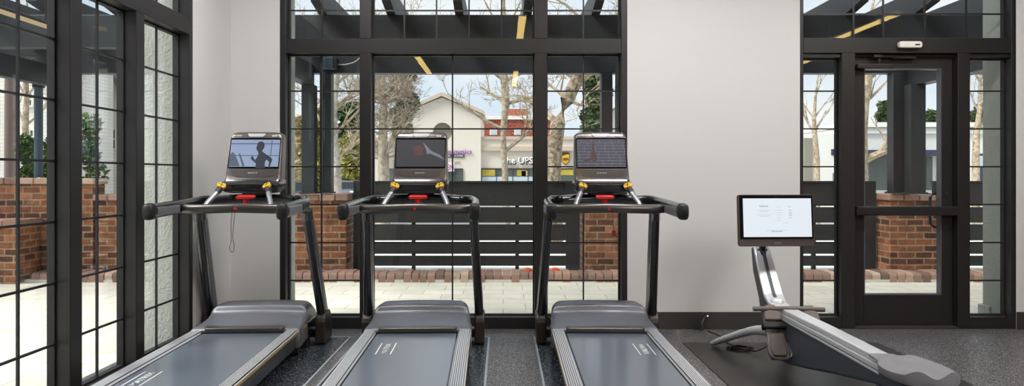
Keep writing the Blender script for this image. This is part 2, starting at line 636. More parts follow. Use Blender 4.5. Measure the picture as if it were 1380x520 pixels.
b = MB()
b.box(XL - WT, XL, YR, W1Y0, 0, CZ)
b.box(XL - WT, XL, W1Y1, D, 0, CZ)
b.box(XL - WT, XL, W1Y0, W1Y1, WTOP, CZ)
struct(b.build('wall_left', M['wall']))
b = MB()
b.box(XL - WT, W2X0, D, D + WT, 0, CZ)
b.box(W2X1, W3X0, D, D + WT, 0, CZ)
b.box(W3X1, XR + .2, D, D + WT, 0, CZ)
b.box(W2X0, W2X1, D, D + WT, WTOP, CZ)
b.box(W3X0, W3X1, D, D + WT, WTOP, CZ)
struct(b.build('wall_back', M['wall']))
# stucco cladding of the outside face and of the reveals
b = MB()
e = .012
for x0, x1 in ((XL - WT, W2X0), (W2X1, W3X0), (W3X1, XR + .2)):
    b.box(x0 - (e if x0 < -2 else -.0), x1, D + WT, D + WT + e, -.02, CZ)
for x0, x1 in ((W2X0, W2X0 + e), (W2X1 - e, W2X1), (W3X0, W3X0 + e), (W3X1 - e, W3X1)):
    b.box(x0, x1, D + .128, D + WT + e, -.02, WTOP)
b.box(W2X0 - .02, W2X1 + .02, D + WT, D + WT + e, WTOP, CZ)
b.box(W3X0 - .02, W3X1 + .02, D + WT, D + WT + e, WTOP, CZ)
for y0, y1 in ((YR, W1Y0), (W1Y1, D + WT)):
    b.box(XL - WT - e, XL - WT, y0, y1, -.02, CZ)
b.box(XL - WT - e, XL - WT, W1Y0, W1Y1, WTOP, CZ)
for y0, y1 in ((W1Y0, W1Y0 + e), (W1Y1 - e, W1Y1)):
    b.box(XL - WT - e, XL - .128, y0, y1, -.02, WTOP)
struct(b.build('trim_1', M['stucco']))
# painted plinth at the foot of the outside piers
b = MB()
b.box(W3X1 - .03, W3X1 + .5, D + WT - .1, D + WT + .06, -.02, .14)
struct(b.build('trim_2', M['stucco'], bevel=.008))
struct(MB().box(XR, XR + .2, YR - .2, D, 0, CZ).build('wall_right', M['wood']))
struct(MB().box(XL - WT, XR + .2, YR - .2, YR, 0, CZ).build('wall_rear', M['wood']))
struct(MB().box(XL - WT, XR + .2, YR - .2, D + WT, CZ, CZ + .25).build('ceiling', M['ceiling']))
struct(MB().box(XL - WT, XR + .2, YR - .2, D + WT, -.1, 0).build('floor', M['floor']))
bz = Z(420, D)
b = MB()
b.box(XL, W2X0, D - .012, D, 0, bz); b.box(W2X1, W3X0, D - .012, D, 0, bz); b.box(W3X1, XR, D - .012, D, 0, bz)
struct(b.build('baseboard_back', M['base'], bevel=.004))
struct(MB().box(XL, XL + .012, W1Y1, D - .012, 0, bz).build('baseboard_left', M['base'], bevel=.004))
struct(MB().box(XR - .012, XR, YR, D - .012, 0, bz).build('baseboard_right', M['base'], bevel=.004))


# ------------------------------------------------------------------ windows
FD = .128                                 # frame depth
GD = .10                                  # glass depth behind the inner face
zmun = [Z(y, D + GD) for y in (123.1, 173.8, 224.6, 275.4, 326.5, 377.5)]
RZ0, RZ1 = Z(71.5, D), Z(52, D)           # transom rail
SZ = Z(427.5, D)                          # top of the sill member


def fbox(parent, name, f, u0, u1, n0, n1, z0, z1, m, bevel=.004):
    return MB().box(u0, u1, n0, n1, z0, z1, f).build(name, m, parent, bevel=bevel)


def muntins(parent, f, us, zs, u0, u1, z0, z1, t=.0065):
    b = MB()
    for u in us:
        b.box(u - t, u + t, GD - .02, GD - .007, z0, z1, f)
    for z in zs:
        b.box(u0, u1, GD - .019, GD - .007, z - t, z + t, f)
    b.build('muntins', M['muntin'], parent)


def pane(parent, f, u0, u1, z0, z1, bead=True, glass='glass'):
    MB().box(u0 - .004, u1 + .004, GD - .006, GD + .006, z0 - .004, z1 + .004, f).build('glass_pane', M[glass], parent)
    if bead:
        b = MB()
        t = .012
        b.box(u0, u0 + t, GD - .02, GD + .022, z0, z1, f); b.box(u1 - t, u1, GD - .02, GD + .022, z0, z1, f)
        b.box(u0 + t, u1 - t, GD - .02, GD + .022, z0, z0 + t, f); b.box(u0 + t, u1 - t, GD - .02, GD + .022, z1 - t, z1, f)
        b.build('glazing_bead', M['gasket'], parent)


def window(parent, f, u_edges, jw, mull, lower_us, upper_us, lower_zs, upper_zs, sill=SZ, top=WTOP, glass='glass'):
    """u_edges: outer edges; mull: list of (u0, u1) mullions; builds frame, mullions, rail, panes, muntins"""
    a, c = u_edges
    b = MB()
    b.box(a, a + jw, 0, FD, 0, top, f); b.box(c - jw, c, 0, FD, 0, top, f)
    b.box(a + jw, c - jw, 0, FD, top - .08, top, f); b.box(a + jw, c - jw, 0, FD, 0, sill, f)
    b.build('frame', M['frame'], parent, bevel=.004)
    for u0, u1 in mull:
        fbox(parent, 'mullion', f, u0, u1, 0, FD, sill, RZ0, M['frame'])
        fbox(parent, 'upper_mullion', f, u0, u1, 0, FD, RZ1, top - .08, M['frame'])
    fbox(parent, 'transom_rail', f, a + jw, c - jw, 0, FD, RZ0, RZ1, M['frame'])
    eds = [a + jw] + [q for m_ in mull for q in m_] + [c - jw]
    for k in range(0, len(eds), 2):
        u0, u1 = eds[k], eds[k + 1]
        i = k // 2
        pane(parent, f, u0, u1, sill, RZ0, True, glass)
        muntins(parent, f, lower_us[i], lower_zs[i], u0, u1, sill, RZ0)
        pane(parent, f, u0, u1, RZ1, top - .08, True, glass)
        muntins(parent, f, upper_us[i], upper_zs[i], u0, u1, RZ1, top - .08)


fL = lambda u, n, z: (XL - n, u, z)
fB = lambda u, n, z: (u, D + n, z)
G = D + GD
# left wall window
w1 = struct(empty('window_1', (0, 0, 0)))
mu = [(3.886 - .7 * k, 3.996 - .7 * k) for k in range(3, -1, -1)] + [(4.586, 4.691)]
ed = [W1Y0 + .06] + [q for m_ in mu for q in m_] + [W1Y1 - .06]
mids = [[(ed[k] + ed[k + 1]) / 2] for k in range(0, len(ed), 2)]
zt = [RZ1 + .245]
window(w1, fL, (W1Y0, W1Y1), .06, mu, mids, mids, [zmun] * 6, [zt] * 6, glass='coated')
# back wall window
w2 = struct(empty('window_2', (0, 0, 0)))
mu = [(X(484.5, D), X(500, D)), (X(720.5, D), X(737, D))]
window(w2, fB, (W2X0, W2X1), X(385, D) - W2X0, mu,
       [[X(434, G)], [X(610, G)], [X(786, G)]],
       [[X(434.5, G)], [X(545.5, G), X(588.6, G), X(632.2, G), X(676, G)], [X(786, G)]],
       [zmun, [zmun[1], zmun[4]], zmun], [[Z(14.8, G)]] * 3)
# right window with the door in it
w3 = struct(empty('window_3', (0, 0, 0)))
jw = X(1083, D) - W3X0
P1 = (X(1134.5, D), X(1152.5, D))
P2 = (X(1291, D), X(1307.5, D))
DT = Z(76, D)                              # door head
b = MB()
b.box(W3X0, W3X0 + jw, 0, FD, 0, WTOP, fB); b.box(W3X1 - .042, W3X1, 0, FD, 0, WTOP, fB)
b.box(W3X0 + jw, W3X1 - .042, 0, FD, WTOP - .08, WTOP, fB)
b.box(W3X0 + jw, P1[0], 0, FD, 0, SZ, fB); b.box(P2[1], W3X1 - .042, 0, FD, 0, SZ, fB)
b.build('frame', M['frame'], w3, bevel=.004)
fbox(w3, 'mullion', fB, *P1, 0, FD, 0, RZ0, M['frame'])
fbox(w3, 'mullion', fB, *P2, 0, FD, 0, RZ0, M['frame'])
fbox(w3, 'transom_rail', fB, W3X0 + jw, W3X1 - .042, 0, FD, RZ0, Z(51, D), M['frame'])
SH = Z(77, D)
for u0, u1 in ((W3X0 + jw, P1[0]), (P2[1], W3X1 - .042)):
    fbox(w3, 'sidelite_head', fB, u0, u1, .02, .16, SH, RZ0, M['frame'])
    pane(w3, fB, u0, u1, SZ, SH)
    muntins(w3, fB, [], zmun, u0, u1, SZ, SH)
u0, u1 = W3X0 + jw, W3X1 - .042
pane(w3, fB, u0, u1, Z(51, D), WTOP - .08)
muntins(w3, fB, [X(q, G) for q in (1149, 1189, 1244.7, 1300.5)], [Z(19.5, G)], u0, u1, Z(51, D), WTOP - .08)
fbox(w3, 'threshold', fB, P1[1], P2[0], 0, FD, 0, .018, M['base'])

# door leaf, set back in its frame
d1 = struct(empty('door_1', (0, 0, 0)))
DY = D + .07
lx0, lx1 = P1[1] + .004, P2[0] - .004
gx0, gx1 = X(1164, DY), X(1268.5, DY)
gz0, gz1 = Z(397.5, DY), Z(92, DY)
b = MB()
lz0, lz1 = .025, DT
b.box(lx0, gx0, DY, DY + .05, lz0, lz1); b.box(gx1, lx1, DY, DY + .05, lz0, lz1)
b.box(gx0, gx1, DY, DY + .05, lz0, gz0); b.box(gx0, gx1, DY, DY + .05, gz1, lz1)
b.build('leaf', M['frame'], d1, bevel=.003)
fbox(d1, 'door_head', fB, P1[1], P2[0], .05, .16, DT + .004, RZ0, M['gasket'])
MB().box(gx0 - .004, gx1 + .004, DY + .02, DY + .032, gz0 - .004, gz1 + .004).build('glass_pane', M['glass'], d1)
b = MB()
t = .01
b.box(gx0, gx0 + t, DY - .004, DY + .054, gz0, gz1); b.box(gx1 - t, gx1, DY - .004, DY + .054, gz0, gz1)
b.box(gx0 + t, gx1 - t, DY - .004, DY + .054, gz0, gz0 + t); b.box(gx0 + t, gx1 - t, DY - .004, DY + .054, gz1 - t, gz1)
b.build('glazing_bead', M['upright'], d1)
# push bar
pz0, pz1 = Z(290.5, D), Z(278, D)
pb = MB().box(X(1153.5, D), X(1289, D), D - .02, D + .035, pz0, pz1).build('push_bar', M['frame'], d1, bevel=.008)
pb['label'] = 'dark horizontal push bar across the door glass'
MB().box(X(1156, D), X(1183, D), D - .026, D - .0195, pz0 + .012, pz1 - .012).build('touch_pad', M['black'], pb, bevel=.003)
for a_, c_ in ((1154, 1163), (1279, 1288)):
    MB().box(X(a_, D), X(c_, D), D + .03, DY + .001, pz0 + .01, pz1 - .01).build('bar_bracket', M['gasket'], pb)
# outside pull handle
yo = DY + .05
hx, hx2 = X(1254, yo + .05), X(1272, yo + .05)
ht, hb = Z(261, yo + .05), Z(305.5, yo + .05)
pts = [(hx2, yo, ht), (hx2, yo + .055, ht), (hx + .03, yo + .055, ht), (hx, yo + .055, ht - .03), (hx, yo + .055, hb + .03),
       (hx + .03, yo + .055, hb), (hx2, yo + .055, hb), (hx2, yo, hb)]
MB().tube(pts, .0125, 8).build('pull_handle', M['black'], d1)
# closer
cl = MB().box(X(1155, D + .01), X(1203, D + .01), D - .005, DY - .001, Z(92, D), Z(86, D)).build('door_closer', M['frame'], d1, bevel=.006)
b = MB()
b.tube([(X(1187, D), D + .03, Z(88, D)), (X(1187, D), D + .02, Z(77, D)), (X(1181, D), D + .015, Z(75.5, D)), (X(1236, D), D + .03, Z(77, D))], .008, 6)
b.box(X(1178, D), X(1189, D), D + .0, D + .045, Z(77, D), Z(73.5, D))
b.box(X(1205, D), X(1237, D), D + .02, D + .045, Z(78, D), Z(75.5, D))
b.build('closer_arm', M['gasket'], cl)
for px, py in ((1276, 260), (1276, 306)):
    MB().cyl((X(px, DY), DY - .004, Z(py, DY)), (X(px, DY), DY + .002, Z(py, DY)), .006).build('bolt_cap', M['bronze'], d1)
# motion sensor above the door
ms = empty('motion_sensor', (X(1224, D), D, Z(61, D)))
tag(ms, 'small white motion sensor box on the dark rail above the door', 'sensor')
b = MB()
prof = rrect(.2, .056, .022, 4)
b.prism(prof, 0, -.045, lambda u, v, w: (u, w, v))
b.build('housing', M['sensor'], ms, bevel=.01, seg=3)
b = MB()
b.box(.035, .075, -.047, -.044, -.008, .004)
b.build('lens', M['gasket'], ms)

# ------------------------------------------------------------------ ceiling lamps and added fill panels


def linear_lamp(x, y0, y1, label):
    t = empty('linear_lamp', (x, (y0 + y1) / 2, CZ))
    tag(t, label, 'lamp', 'linear ceiling lamps')
    h = (y1 - y0) / 2
    MB().box(-.05, .05, -h, h, -.38, -.352).build('housing', M['silver'], t, bevel=.004)
    MB().box(-.045, .045, -h + .01, h - .01, -.4, -.381).build('diffuser', M['barlight'], t, bevel=.004)
    for q in (-h * .7, h * .7):
        MB().cyl((0, q, -.352), (0, q, 0), .005, n=6).build('suspension_wire', M['silver'], t)


linear_lamp(.23, 1.9, 4.1, 'warm linear ceiling lamp over the middle treadmill, mirrored in the window as a yellow bar')
linear_lamp(.23, -2.4, -.35, 'warm linear ceiling lamp over the rear of the room in line with the window mullion')
linear_lamp(-1.36, -.6, 1.35, 'warm linear ceiling lamp over the rear left of the room')
linear_lamp(4.6, 2.2, 4.25, 'warm linear ceiling lamp in front of the glass door')
linear_lamp(5.0, -1.2, .9, 'warm linear ceiling lamp at the right rear of the room')


def fill_panel(x, y, w, h, label):  # unseen glowing panels added to brighten the room
    t = empty('ceiling_fill_panel', (x, y, CZ))
    tag(t, label, 'lamp', 'added ceiling fill panels')
    b = MB()
    for x0, x1, y0, y1 in ((-w / 2 - .03, w / 2 + .03, -h / 2 - .03, -h / 2), (-w / 2 - .03, w / 2 + .03, h / 2, h / 2 + .03),
                           (-w / 2 - .03, -w / 2, -h / 2, h / 2), (w / 2, w / 2 + .03, -h / 2, h / 2)):
        b.box(x0, x1, y0, y1, -.014, 0)
    b.build('trim_ring', M['silver'], t)
    MB().box(-w / 2, w / 2, -h / 2, h / 2, -.008, 0).build('diffuser', M['panel'], t)


for x, wx in ((-1.2, 'left'), (1.2, 'middle'), (3.6, 'right')):
    fill_panel(x, 4.55, 1.2, .6, 'added white ceiling fill panel near the %s of the window wall' % wx)
for y, wy in ((.2, 'nearest the window wall'), (-1.4, 'second from the window wall'), (-3.0, 'third from the window wall'), (-4.6, 'closest to the rear wall')):
    fill_panel(3.65, y, 1.2, 1.0, 'added white ceiling fill panel of the right hand row, %s' % wy)

# ------------------------------------------------------------------ treadmills
def runner_shape():
    """outline of the running figure on the screen, in px of the photograph's enlarged screen"""
    body = [(497, 478), (500, 420), (478, 405), (455, 388), (438, 372), (442, 345), (452, 338), (470, 346), (476, 362), (492, 385), (520, 345), (532, 318),
            (530, 290), (512, 268), (504, 240), (516, 218), (518, 196), (534, 176), (562, 168), (590, 174), (608, 192), (612, 222),
            (602, 250), (584, 268), (582, 284), (610, 305), (650, 330), (690, 352), (710, 380), (692, 420), (678, 470), (655, 478), (664, 440), (668, 408),
            (640, 378), (618, 400), (614, 440), (620, 478)]
    return body


def make_treadmill(loc, rz, label, screen, logo_x, logo_y, cord):
    t = empty('treadmill', loc, rz)
    tag(t, label, 'treadmill', 'treadmills facing the window')
    sx = lambda s: (lambda u, v, w: (s * u, v, w))
    # deck and its sub-frame
    b = MB()
    b.box(-.36, .36, -2.08, .26, .075, .188)
    b.box(-.30, .30, -2.12, -2.06, .09, .17)
    d = b.build('deck', M['blackgloss'], t, bevel=.012)
    for s in (-1, 1):
        MB().box(s * .33 - .035, s * .33 + .035, -1.95, -1.85, 0, .08).build('foot', M['black'], d, bevel=.006)
        MB().box(s * .33 - .03, s * .33 + .03, -.10, .0, 0, .08).build('foot', M['black'], d, bevel=.006)
        MB().cyl((s * .33 - .02, -.32, .03), (s * .33 + .02, -.32, .03), .028, n=14).build('transport_wheel', M['black'], d)
    MB().box(-.42, .42, .12, .22, .03, .10).build('base_crossmember', M['upright'], t, bevel=.01)
    # belt
    bl = MB()
    prof = [(-2.04, .15), (-2.055, .17), (-2.05, .192), (-2.03, .2), (-.40, .2), (-.40, .19), (-2.02, .188)]
    bl.prism(prof, -.28, .28, lambda u, v, w: (w, u, v))
    belt = bl.build('running_belt', M['belt'], t)
    s_ = 1 if logo_x > 0 else -1
    fm = frame_mtx((logo_x - .018 * s_ + .013, logo_y, .2006), (0, -s_, 0), (s_, 0, 0))
    lg = text_obj('belt_lettering', 'MATRIX', M['white'], belt, fm, .036, .0006, .008, 'CENTER', width=.25)
    for q in (-.034, .026 + .034):
        MB().box(logo_x + q - .003, logo_x + q + .003, logo_y - .15, logo_y + .15, .2003, .2012).build('belt_line', M['white'], belt)
    # ribbed side rails
    for s in (-1, 1):
        x0, x1 = .302, .372
        pr = [(x0 - .012, .186), (x0 - .012, .2), (x0, .214)]
        n = 6
        for k in range(n):
            a = x0 + (x1 - x0) * k / n
            w = (x1 - x0) / n
            pr += [(a + w * .06, .2165), (a + w * .66, .2165), (a + w * .70, .2085), (a + w * .98, .2085)]
        pr += [(x1 + .006, .208), (x1 + .006, .186)]
        rl = MB().prism(pr, -2.05, -.34, lambda u, v, w, s=s: (s * u, w, v)).build('side_rail', M['rail'], t)
        MB().box(s * .3765 - .0035, s * .3765 + .0035, -2.05, -.2, .188, .203).build('edge_strip', M['gold'], rl)
        MB().box(s * .295 - .012, s * .295 + .012, -2.07, -2.045, .13, .216).build('end_cap', M['black'], rl, bevel=.004)
    # motor cover
    st = [(.32, .10, .335, .03), (.325, .20, .335, .05), (.27, .272, .335, .07), (.17, .318, .336, .07), (.05, .337, .338, .06), (-.05, .338, .342, .05),
          (-.095, .328, .348, .045), (-.108, .312, .352, .042), (-.113, .296, .356, .04), (-.125, .279, .358, .036), (-.155, .264, .360, .034), (-.20, .252, .362, .03), (-.28, .241, .366, .026), (-.36, .232, .371, .02), (-.44, .225, .374, .014), (-.455, .208, .374, .01)]
    rings = []
    for y, z, hw, r in st:
        zb = .085
        ring = [(-hw - .012, y, zb)]
        n = 6
        for k in range(n + 1):
            a = math.pi - (math.pi / 2) * k / n
            ring.append((-hw + r + r * math.cos(a) - .012 * (1 - k / n), y, z - r + r * math.sin(a)))
        for k in range(9):
            u = -1 + 2 * (k + 1) / 10
            ring.append((u * (hw - r), y, z + .006 * (1 - u * u)))
        for k in range(n + 1):
            a = math.pi / 2 - (math.pi / 2) * k / n
            ring.append((hw - r + r * math.cos(a) + .012 * (k / n), y, z - r + r * math.sin(a)))
        ring.append((hw + .012, y, zb))
        rings.append(ring)
    hd = MB().loft(rings).build('motor_cover', M['hood'], t, sharp=70)
    b = MB()
    rr = rrect(.56, .09, .03, 5)
    b.prism([(u, v) for u, v in rr], .2, .238, lambda u, v, w: (u, -.445 + v, w))
    b.build('belt_guard', M['bronze'], hd, bevel=.008, seg=3)
    b = MB()
    b.box(-.29, .29, -.5, -.47, .2005, .212)
    b.build('belt_slot', M['black'], hd)
    # uprights
    for s in (-1, 1):
        rings = []
        for k in range(13):
            q = k / 12
            y = .13 - .36 * q ** 1.0
            z = .15 + .86 * q
            x = s * (.44 - .045 * q)
            w, dp = .064 - .002 * q, .17 - .03 * q
            rings.append([(x + u, y + v, z) for u, v in rrect(w, dp, .026, 3)])
        up = MB().loft(rings).build('upright', M['blackgloss'], t, sharp=60)
        up['label'] = 'black leaning upright with gunmetal side faces'
        rings = []
        for k in range(9):
            q = k / 8
            qq = .12 + .86 * q
            y = .13 - .36 * qq + .012
            z = .15 + .86 * qq
            x = s * (.44 - .045 * qq)
            w, dp = .064 - .002 * qq + .006, .095 - .03 * qq
            rings.append([(x + u, y + v, z) for u, v in rrect(w, dp, .004, 1)])
        MB().loft(rings, smooth=False).build('side_face', M['upright'], up)
        pr = [(-.015, .0), (.27, .0), (.27, .16), (.19, .235), (.05, .26), (.0, .2), (-.015, .17)]
        bc = MB().prism(pr, .398, .478, lambda u, v, w, s=s: (s * w, u, v + .008)).build('base_cover', M['darkbronze'], up, bevel=.014, seg=3)

        # collar at the top
        MB().tube([(s * .395, -.235, 1.0), (s * .392, -.25, 1.06)], .04, 12, ry=.075, up=(0, 1, 0)).build('collar', M['blackgloss'], up)
    # handle arms
    for s in (-1, 1):
        pts = smooth_path([(s * .24, -.17, 1.135), (s * .34, -.2, 1.13), (s * .40, -.32, 1.115), (s * .415, -.55, 1.105), (s * .417, -1.0, 1.092)], 6)
        nP = len(pts)
        ar = MB().tube(pts, [.05 - .02 * min(1, k / 9) for k in range(nP)], 14, ry=[.034 + .014 * min(1, k / 9) for k in range(nP)], sq=.7).build('handle_arm', M['blackgloss'], t, sharp=60)
        MB().tube([(s * .417, -.985, 1.092), (s * .417, -1.0, 1.092), (s * .417, -1.045, 1.09), (s * .417, -1.06, 1.09)], [.031, .034, .033, .022], 14,
                  ry=[.05, .054, .052, .036], sq=.62).build('end_cap', M['black'], ar, sharp=50)
        for q in (-1, 1):
            b = MB()
            xx = s * .417 + q * .0285
            b.box(xx - .004, xx + .004, -.96, -.62, 1.07, 1.118)
            b.build('grip_panel', M['grip'], ar, bevel=.006, seg=3)
    # bridge that carries the console
    pts = smooth_path([(-.30, -.19, 1.132), (-.18, -.17, 1.142), (0, -.16, 1.146), (.18, -.17, 1.142), (.30, -.19, 1.132)], 5)
    br = MB().tube(pts, .075, 14, ry=.038, sq=.6).build('console_bridge', M['blackgloss'], t, sharp=60)
    # front grip bar
    pts = smooth_path([(-.40, -.56, 1.092), (-.30, -.60, 1.088), (-.15, -.625, 1.092), (0, -.632, 1.096), (.15, -.625, 1.092), (.30, -.60, 1.088), (.40, -.56, 1.092)], 5)
    gb = MB().tube(pts, .024, 12, ry=.033).build('grip_bar', M['bronze'], t)
    b = MB()
    b.cyl((0, -.653, 1.094), (0, -.659, 1.094), .011, n=12)
    b.build('pulse_icon', M['red'], gb)
    # control sticks with yellow pads
    for s in (-1, 1):
        st_ = MB().tube([(s * .225, -.602, 1.105), (s * .218, -.58, 1.13), (s * .176, -.49, 1.208), (s * .162, -.455, 1.236)], [.018, .0165, .019, .02], 12).build('control_stick', M['grip'], t)
        st_['label'] = 'short angled control stick with a yellow pad'
        mt = Matrix.Translation((s * .160, -.468, 1.247)) @ Matrix.Rotation(R(35), 4, 'X') @ Matrix.Rotation(R(-s * 22), 4, 'Y')
        b = MB()
        pr = [(-.024, -.022), (.024, -.022), (.032, .006), (.018, .028), (-.018, .028), (-.032, .006)]
        b.prism(pr, -.010, .010, lambda u, v, w: tuple(mt @ Vector((u, v, w))))
        pd = b.build('pad', M['yellow'], st_, bevel=.003)
        b = MB()
        mm = lambda x, y, z: tuple(mt @ Vector((x, y, z)))
        b.box(-.003, .003, -.018, .024, .0095, .0112, mm); b.box(-.026, .026, .002, .006, .0095, .0112, mm)
        b.build('pad_mark', M['black'], pd)
        b = MB()
        b.tube([(s * .181, -.502, 1.198), (s * .163, -.458, 1.237)], [.021, .024], 12)
        b.build('stick_collar', M['black'], st_)
    # stop switch
    b = MB()
    pr = rrect(.13, .03, .012, 4)
    b.prism(pr, -.02, .02, lambda u, v, w: (u, -.43 + w * 1.2, 1.166 + v * .75 + w * .2))
    b.tube([(0, -.42, 1.162), (0, -.43, 1.14), (0, -.43, 1.115)], [.03, .022, .02], 10)
    sb = b.build('stop_switch', M['red'], t, bevel=.004)
    sb['label'] = 'red stop switch below the console'
    # console
    st = [(1.196, .15, -.47, -.36), (1.203, .178, -.50, -.335), (1.225, .196, -.53, -.31), (1.258, .2, -.535, -.295), (1.272, .199, -.52, -.29),
          (1.279, .197, -.462, -.288), (1.292, .196, -.452, -.285), (1.33, .196, -.44, -.28), (1.45, .193, -.40, -.262), (1.60, .189, -.35, -.24), (1.622, .184, -.34, -.238), (1.636, .165, -.33, -.243), (1.641, .14, -.315, -.25)]
    rings = []
    for z, hw, yf, yb in st:
        rings.append([(u, (yf + yb) / 2 + v, z) for u, v in rrect(2 * hw, yb - yf, .022, 4)])
    co = MB().loft(rings).build('console', M['console'], t, sharp=40)
    co.location = (0, .18, -.037)
    co.scale = (1.028, 1.028, 1.028)
    # lower ledge is black
    st2 = [(1.194, .152, -.472, -.357), (1.202, .181, -.504, -.332), (1.225, .199, -.534, -.307), (1.257, .2035, -.5395, -.29), (1.2725, .2025, -.5245, -.285), (1.281, .2, -.463, -.284), (1.2925, .1985, -.4545, -.281)]
    rings = []
    for z, hw, yf, yb in st2:
        rings.append([(u, (yf + yb) / 2 + v, z) for u, v in rrect(2 * hw, yb - yf, .024, 4)])
    MB().loft(rings).build('reading_ledge', M['blackgloss'], co, sharp=40)
    b = MB()
    b.tube([(0, -.17, 1.14), (0, -.19, 1.17), (0, -.22, 1.21)], .10, 12, ry=.03, sq=.7)
    b.build('console_neck', M['black'], t)
    # screen plane
    zA, yA, zB, yB = 1.33, -.44, 1.60, -.35
    dirv = Vector((0, yB - yA, zB - zA)).normalized()
    nrm = Vector((0, -dirv.z, dirv.y))

    def sp(u, v, w=0.0):
        """u across, v = height z on the face, w = out of the face"""
        k = (v - zA) / (zB - zA)
        p = Vector((0, yA + (yB - yA) * k, v)) + nrm * w
        return (u, p.y, p.z)
    bz = MB()
    bz.prism([(u, 1.484 + v) for u, v in rrect(.366, .222, .008, 2)], -.002, .003, sp)
    bez = bz.build('screen', M['screenblack'], co)
    x0, x1, z0, z1 = -.176, .176, 1.384, 1.582
    if screen == 'runner':
        MB().prism([(x0, z0), (x1, z0), (x1, z1), (x0, z1)], .003, .0036, sp).build('screen_image', emit('screen_pale_blue', lin((150, 168, 200)), .8), bez)
        b = MB()
        u_ = lambda px, py: (x0 + (x1 - x0) * (px - 190 + (py - 160) * .10) / 620.0, z1 - (z1 - z0) * (py - 148) / 312.0)
        b.add([sp(*u_(px, py), .0041) for px, py in runner_shape()], [tuple(range(len(runner_shape())))])
        o = b.build('screen_figure', emit('screen_dark_figure', lin((48, 56, 66)), .8), bez, recalc=False)
        b = MB()
        for pl in ([(190, 190), (810, 190), (810, 202), (190, 202)], [(230, 328), (800, 328), (800, 337), (230, 337)], [(700, 160), (712, 160), (692, 330), (682, 330)],
                   [(160, 455), (172, 330), (205, 288), (240, 320), (300, 455)], [(282, 310), (300, 306), (362, 455), (330, 455)]):
            b.add([sp(*u_(*q), .0038) for q in pl], [tuple(range(len(pl)))])
        b.build('screen_backdrop', emit('screen_slate', lin((84, 96, 116)), .8), bez, recalc=False)
    elif screen == 'dim':
        MB().prism([(x0, z0), (x1, z0), (x1, z1), (x0, z1)], .003, .0036, sp).build('screen_image', emit('screen_dim_grey', lin((58, 58, 64)), .8), bez)
        b = MB()
        c = lambda u, v: sp(x0 + (x1 - x0) * u, z1 - (z1 - z0) * v, .004)
        b.add([c(*q) for q in ((.34, .36), (.40, .22), (.50, .2), (.56, .3), (.54, .46), (.58, .56), (.46, .6), (.38, .52))], [tuple(range(8))])
        b.build('screen_figure', emit('screen_faded_red', lin((94, 62, 60)), .8), bez, recalc=False)
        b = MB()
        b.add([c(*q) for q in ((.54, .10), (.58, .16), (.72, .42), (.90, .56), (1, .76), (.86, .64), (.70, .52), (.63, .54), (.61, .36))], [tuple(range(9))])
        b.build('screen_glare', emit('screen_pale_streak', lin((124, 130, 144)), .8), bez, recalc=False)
    else:
        MB().prism([(x0, z0), (x1, z0), (x1, z1), (x0, z1)], .003, .0036, sp).build('screen_image', emit('screen_brick_grey', lin((74, 74, 88)), .8), bez)
        b = MB()
        rnd = random.Random(4)
        n = 9
        hh = (z1 - z0) / n
        for k in range(n + 1):
            zz = z0 + hh * k
            b.add([sp(x0, zz - .0012, .004), sp(x1, zz - .0012, .004), sp(x1, zz + .0012, .004), sp(x0, zz + .0012, .004)], [(0, 1, 2, 3)])
            if k < n:
                xx = x0 + rnd.uniform(.01, .06)
                while xx < x1:
                    b.add([sp(xx - .001, zz, .004), sp(xx + .001, zz, .004), sp(xx + .001, zz + hh, .004), sp(xx - .001, zz + hh, .004)], [(0, 1, 2, 3)])
                    xx += rnd.uniform(.05, .085)
        b.build('screen_pattern', emit('screen_joint_lines', lin((140, 140, 152)), .7), bez, recalc=False)
        b = MB()
        c = lambda u, v: sp(x0 + (x1 - x0) * u, z1 - (z1 - z0) * v, .0044)
        for pl in (((.32, .1), (.36, .08), (.37, .3), (.36, .4), (.33, .42), (.31, .3)), ((.30, .42), (.37, .42), (.40, .6), (.42, .74), (.36, .86), (.28, .74)),
                   ((.12, .76), (.28, .68), (.3, .76), (.14, .86))):
            b.add([c(*q) for q in pl], [tuple(range(len(pl)))])
        b.build('screen_figure', emit('screen_brown_figure', lin((84, 62, 60)), .7), bez, recalc=False)
    # badge, lettering and key panel
    b = MB()
    b.prism([(-.066, 1.629), (.066, 1.629), (.054, 1.608), (.04, 1.603), (-.04, 1.603), (-.054, 1.608)], -.004, .004, sp)
    b.build('badge', M['silver'], co, bevel=.003)
    m_ = frame_mtx(sp(-.172, 1.606, .003), (1, 0, 0), tuple(dirv))
    text_obj('brand_lettering', 'MATRIX', M['white'], co, m_, .010, .0006, .004, 'LEFT', width=.064)
    b = MB()
    for q in (.115, .133):
        b.prism([(q, 1.606), (q + .013, 1.606), (q + .013, 1.614), (q, 1.614)], -.001, .003, sp)
    b.build('logo_mark', M['white'], co)
    b = MB()
    b.prism([(-.165, 1.362), (-.10, 1.366), (.10, 1.366), (.165, 1.362), (.14, 1.318), (.10, 1.308), (-.10, 1.308), (-.14, 1.318)], -.004, .0015, sp)
    kp = b.build('key_panel', M['console'], co, bevel=.002)
    for k in range(4):
        MB().prism([(-.035 + .018 * k, 1.335), (-.022 + .018 * k, 1.335), (-.022 + .018 * k, 1.343), (-.035 + .018 * k, 1.343)], .001, .003, sp).build('key', M['greyletter'], kp)
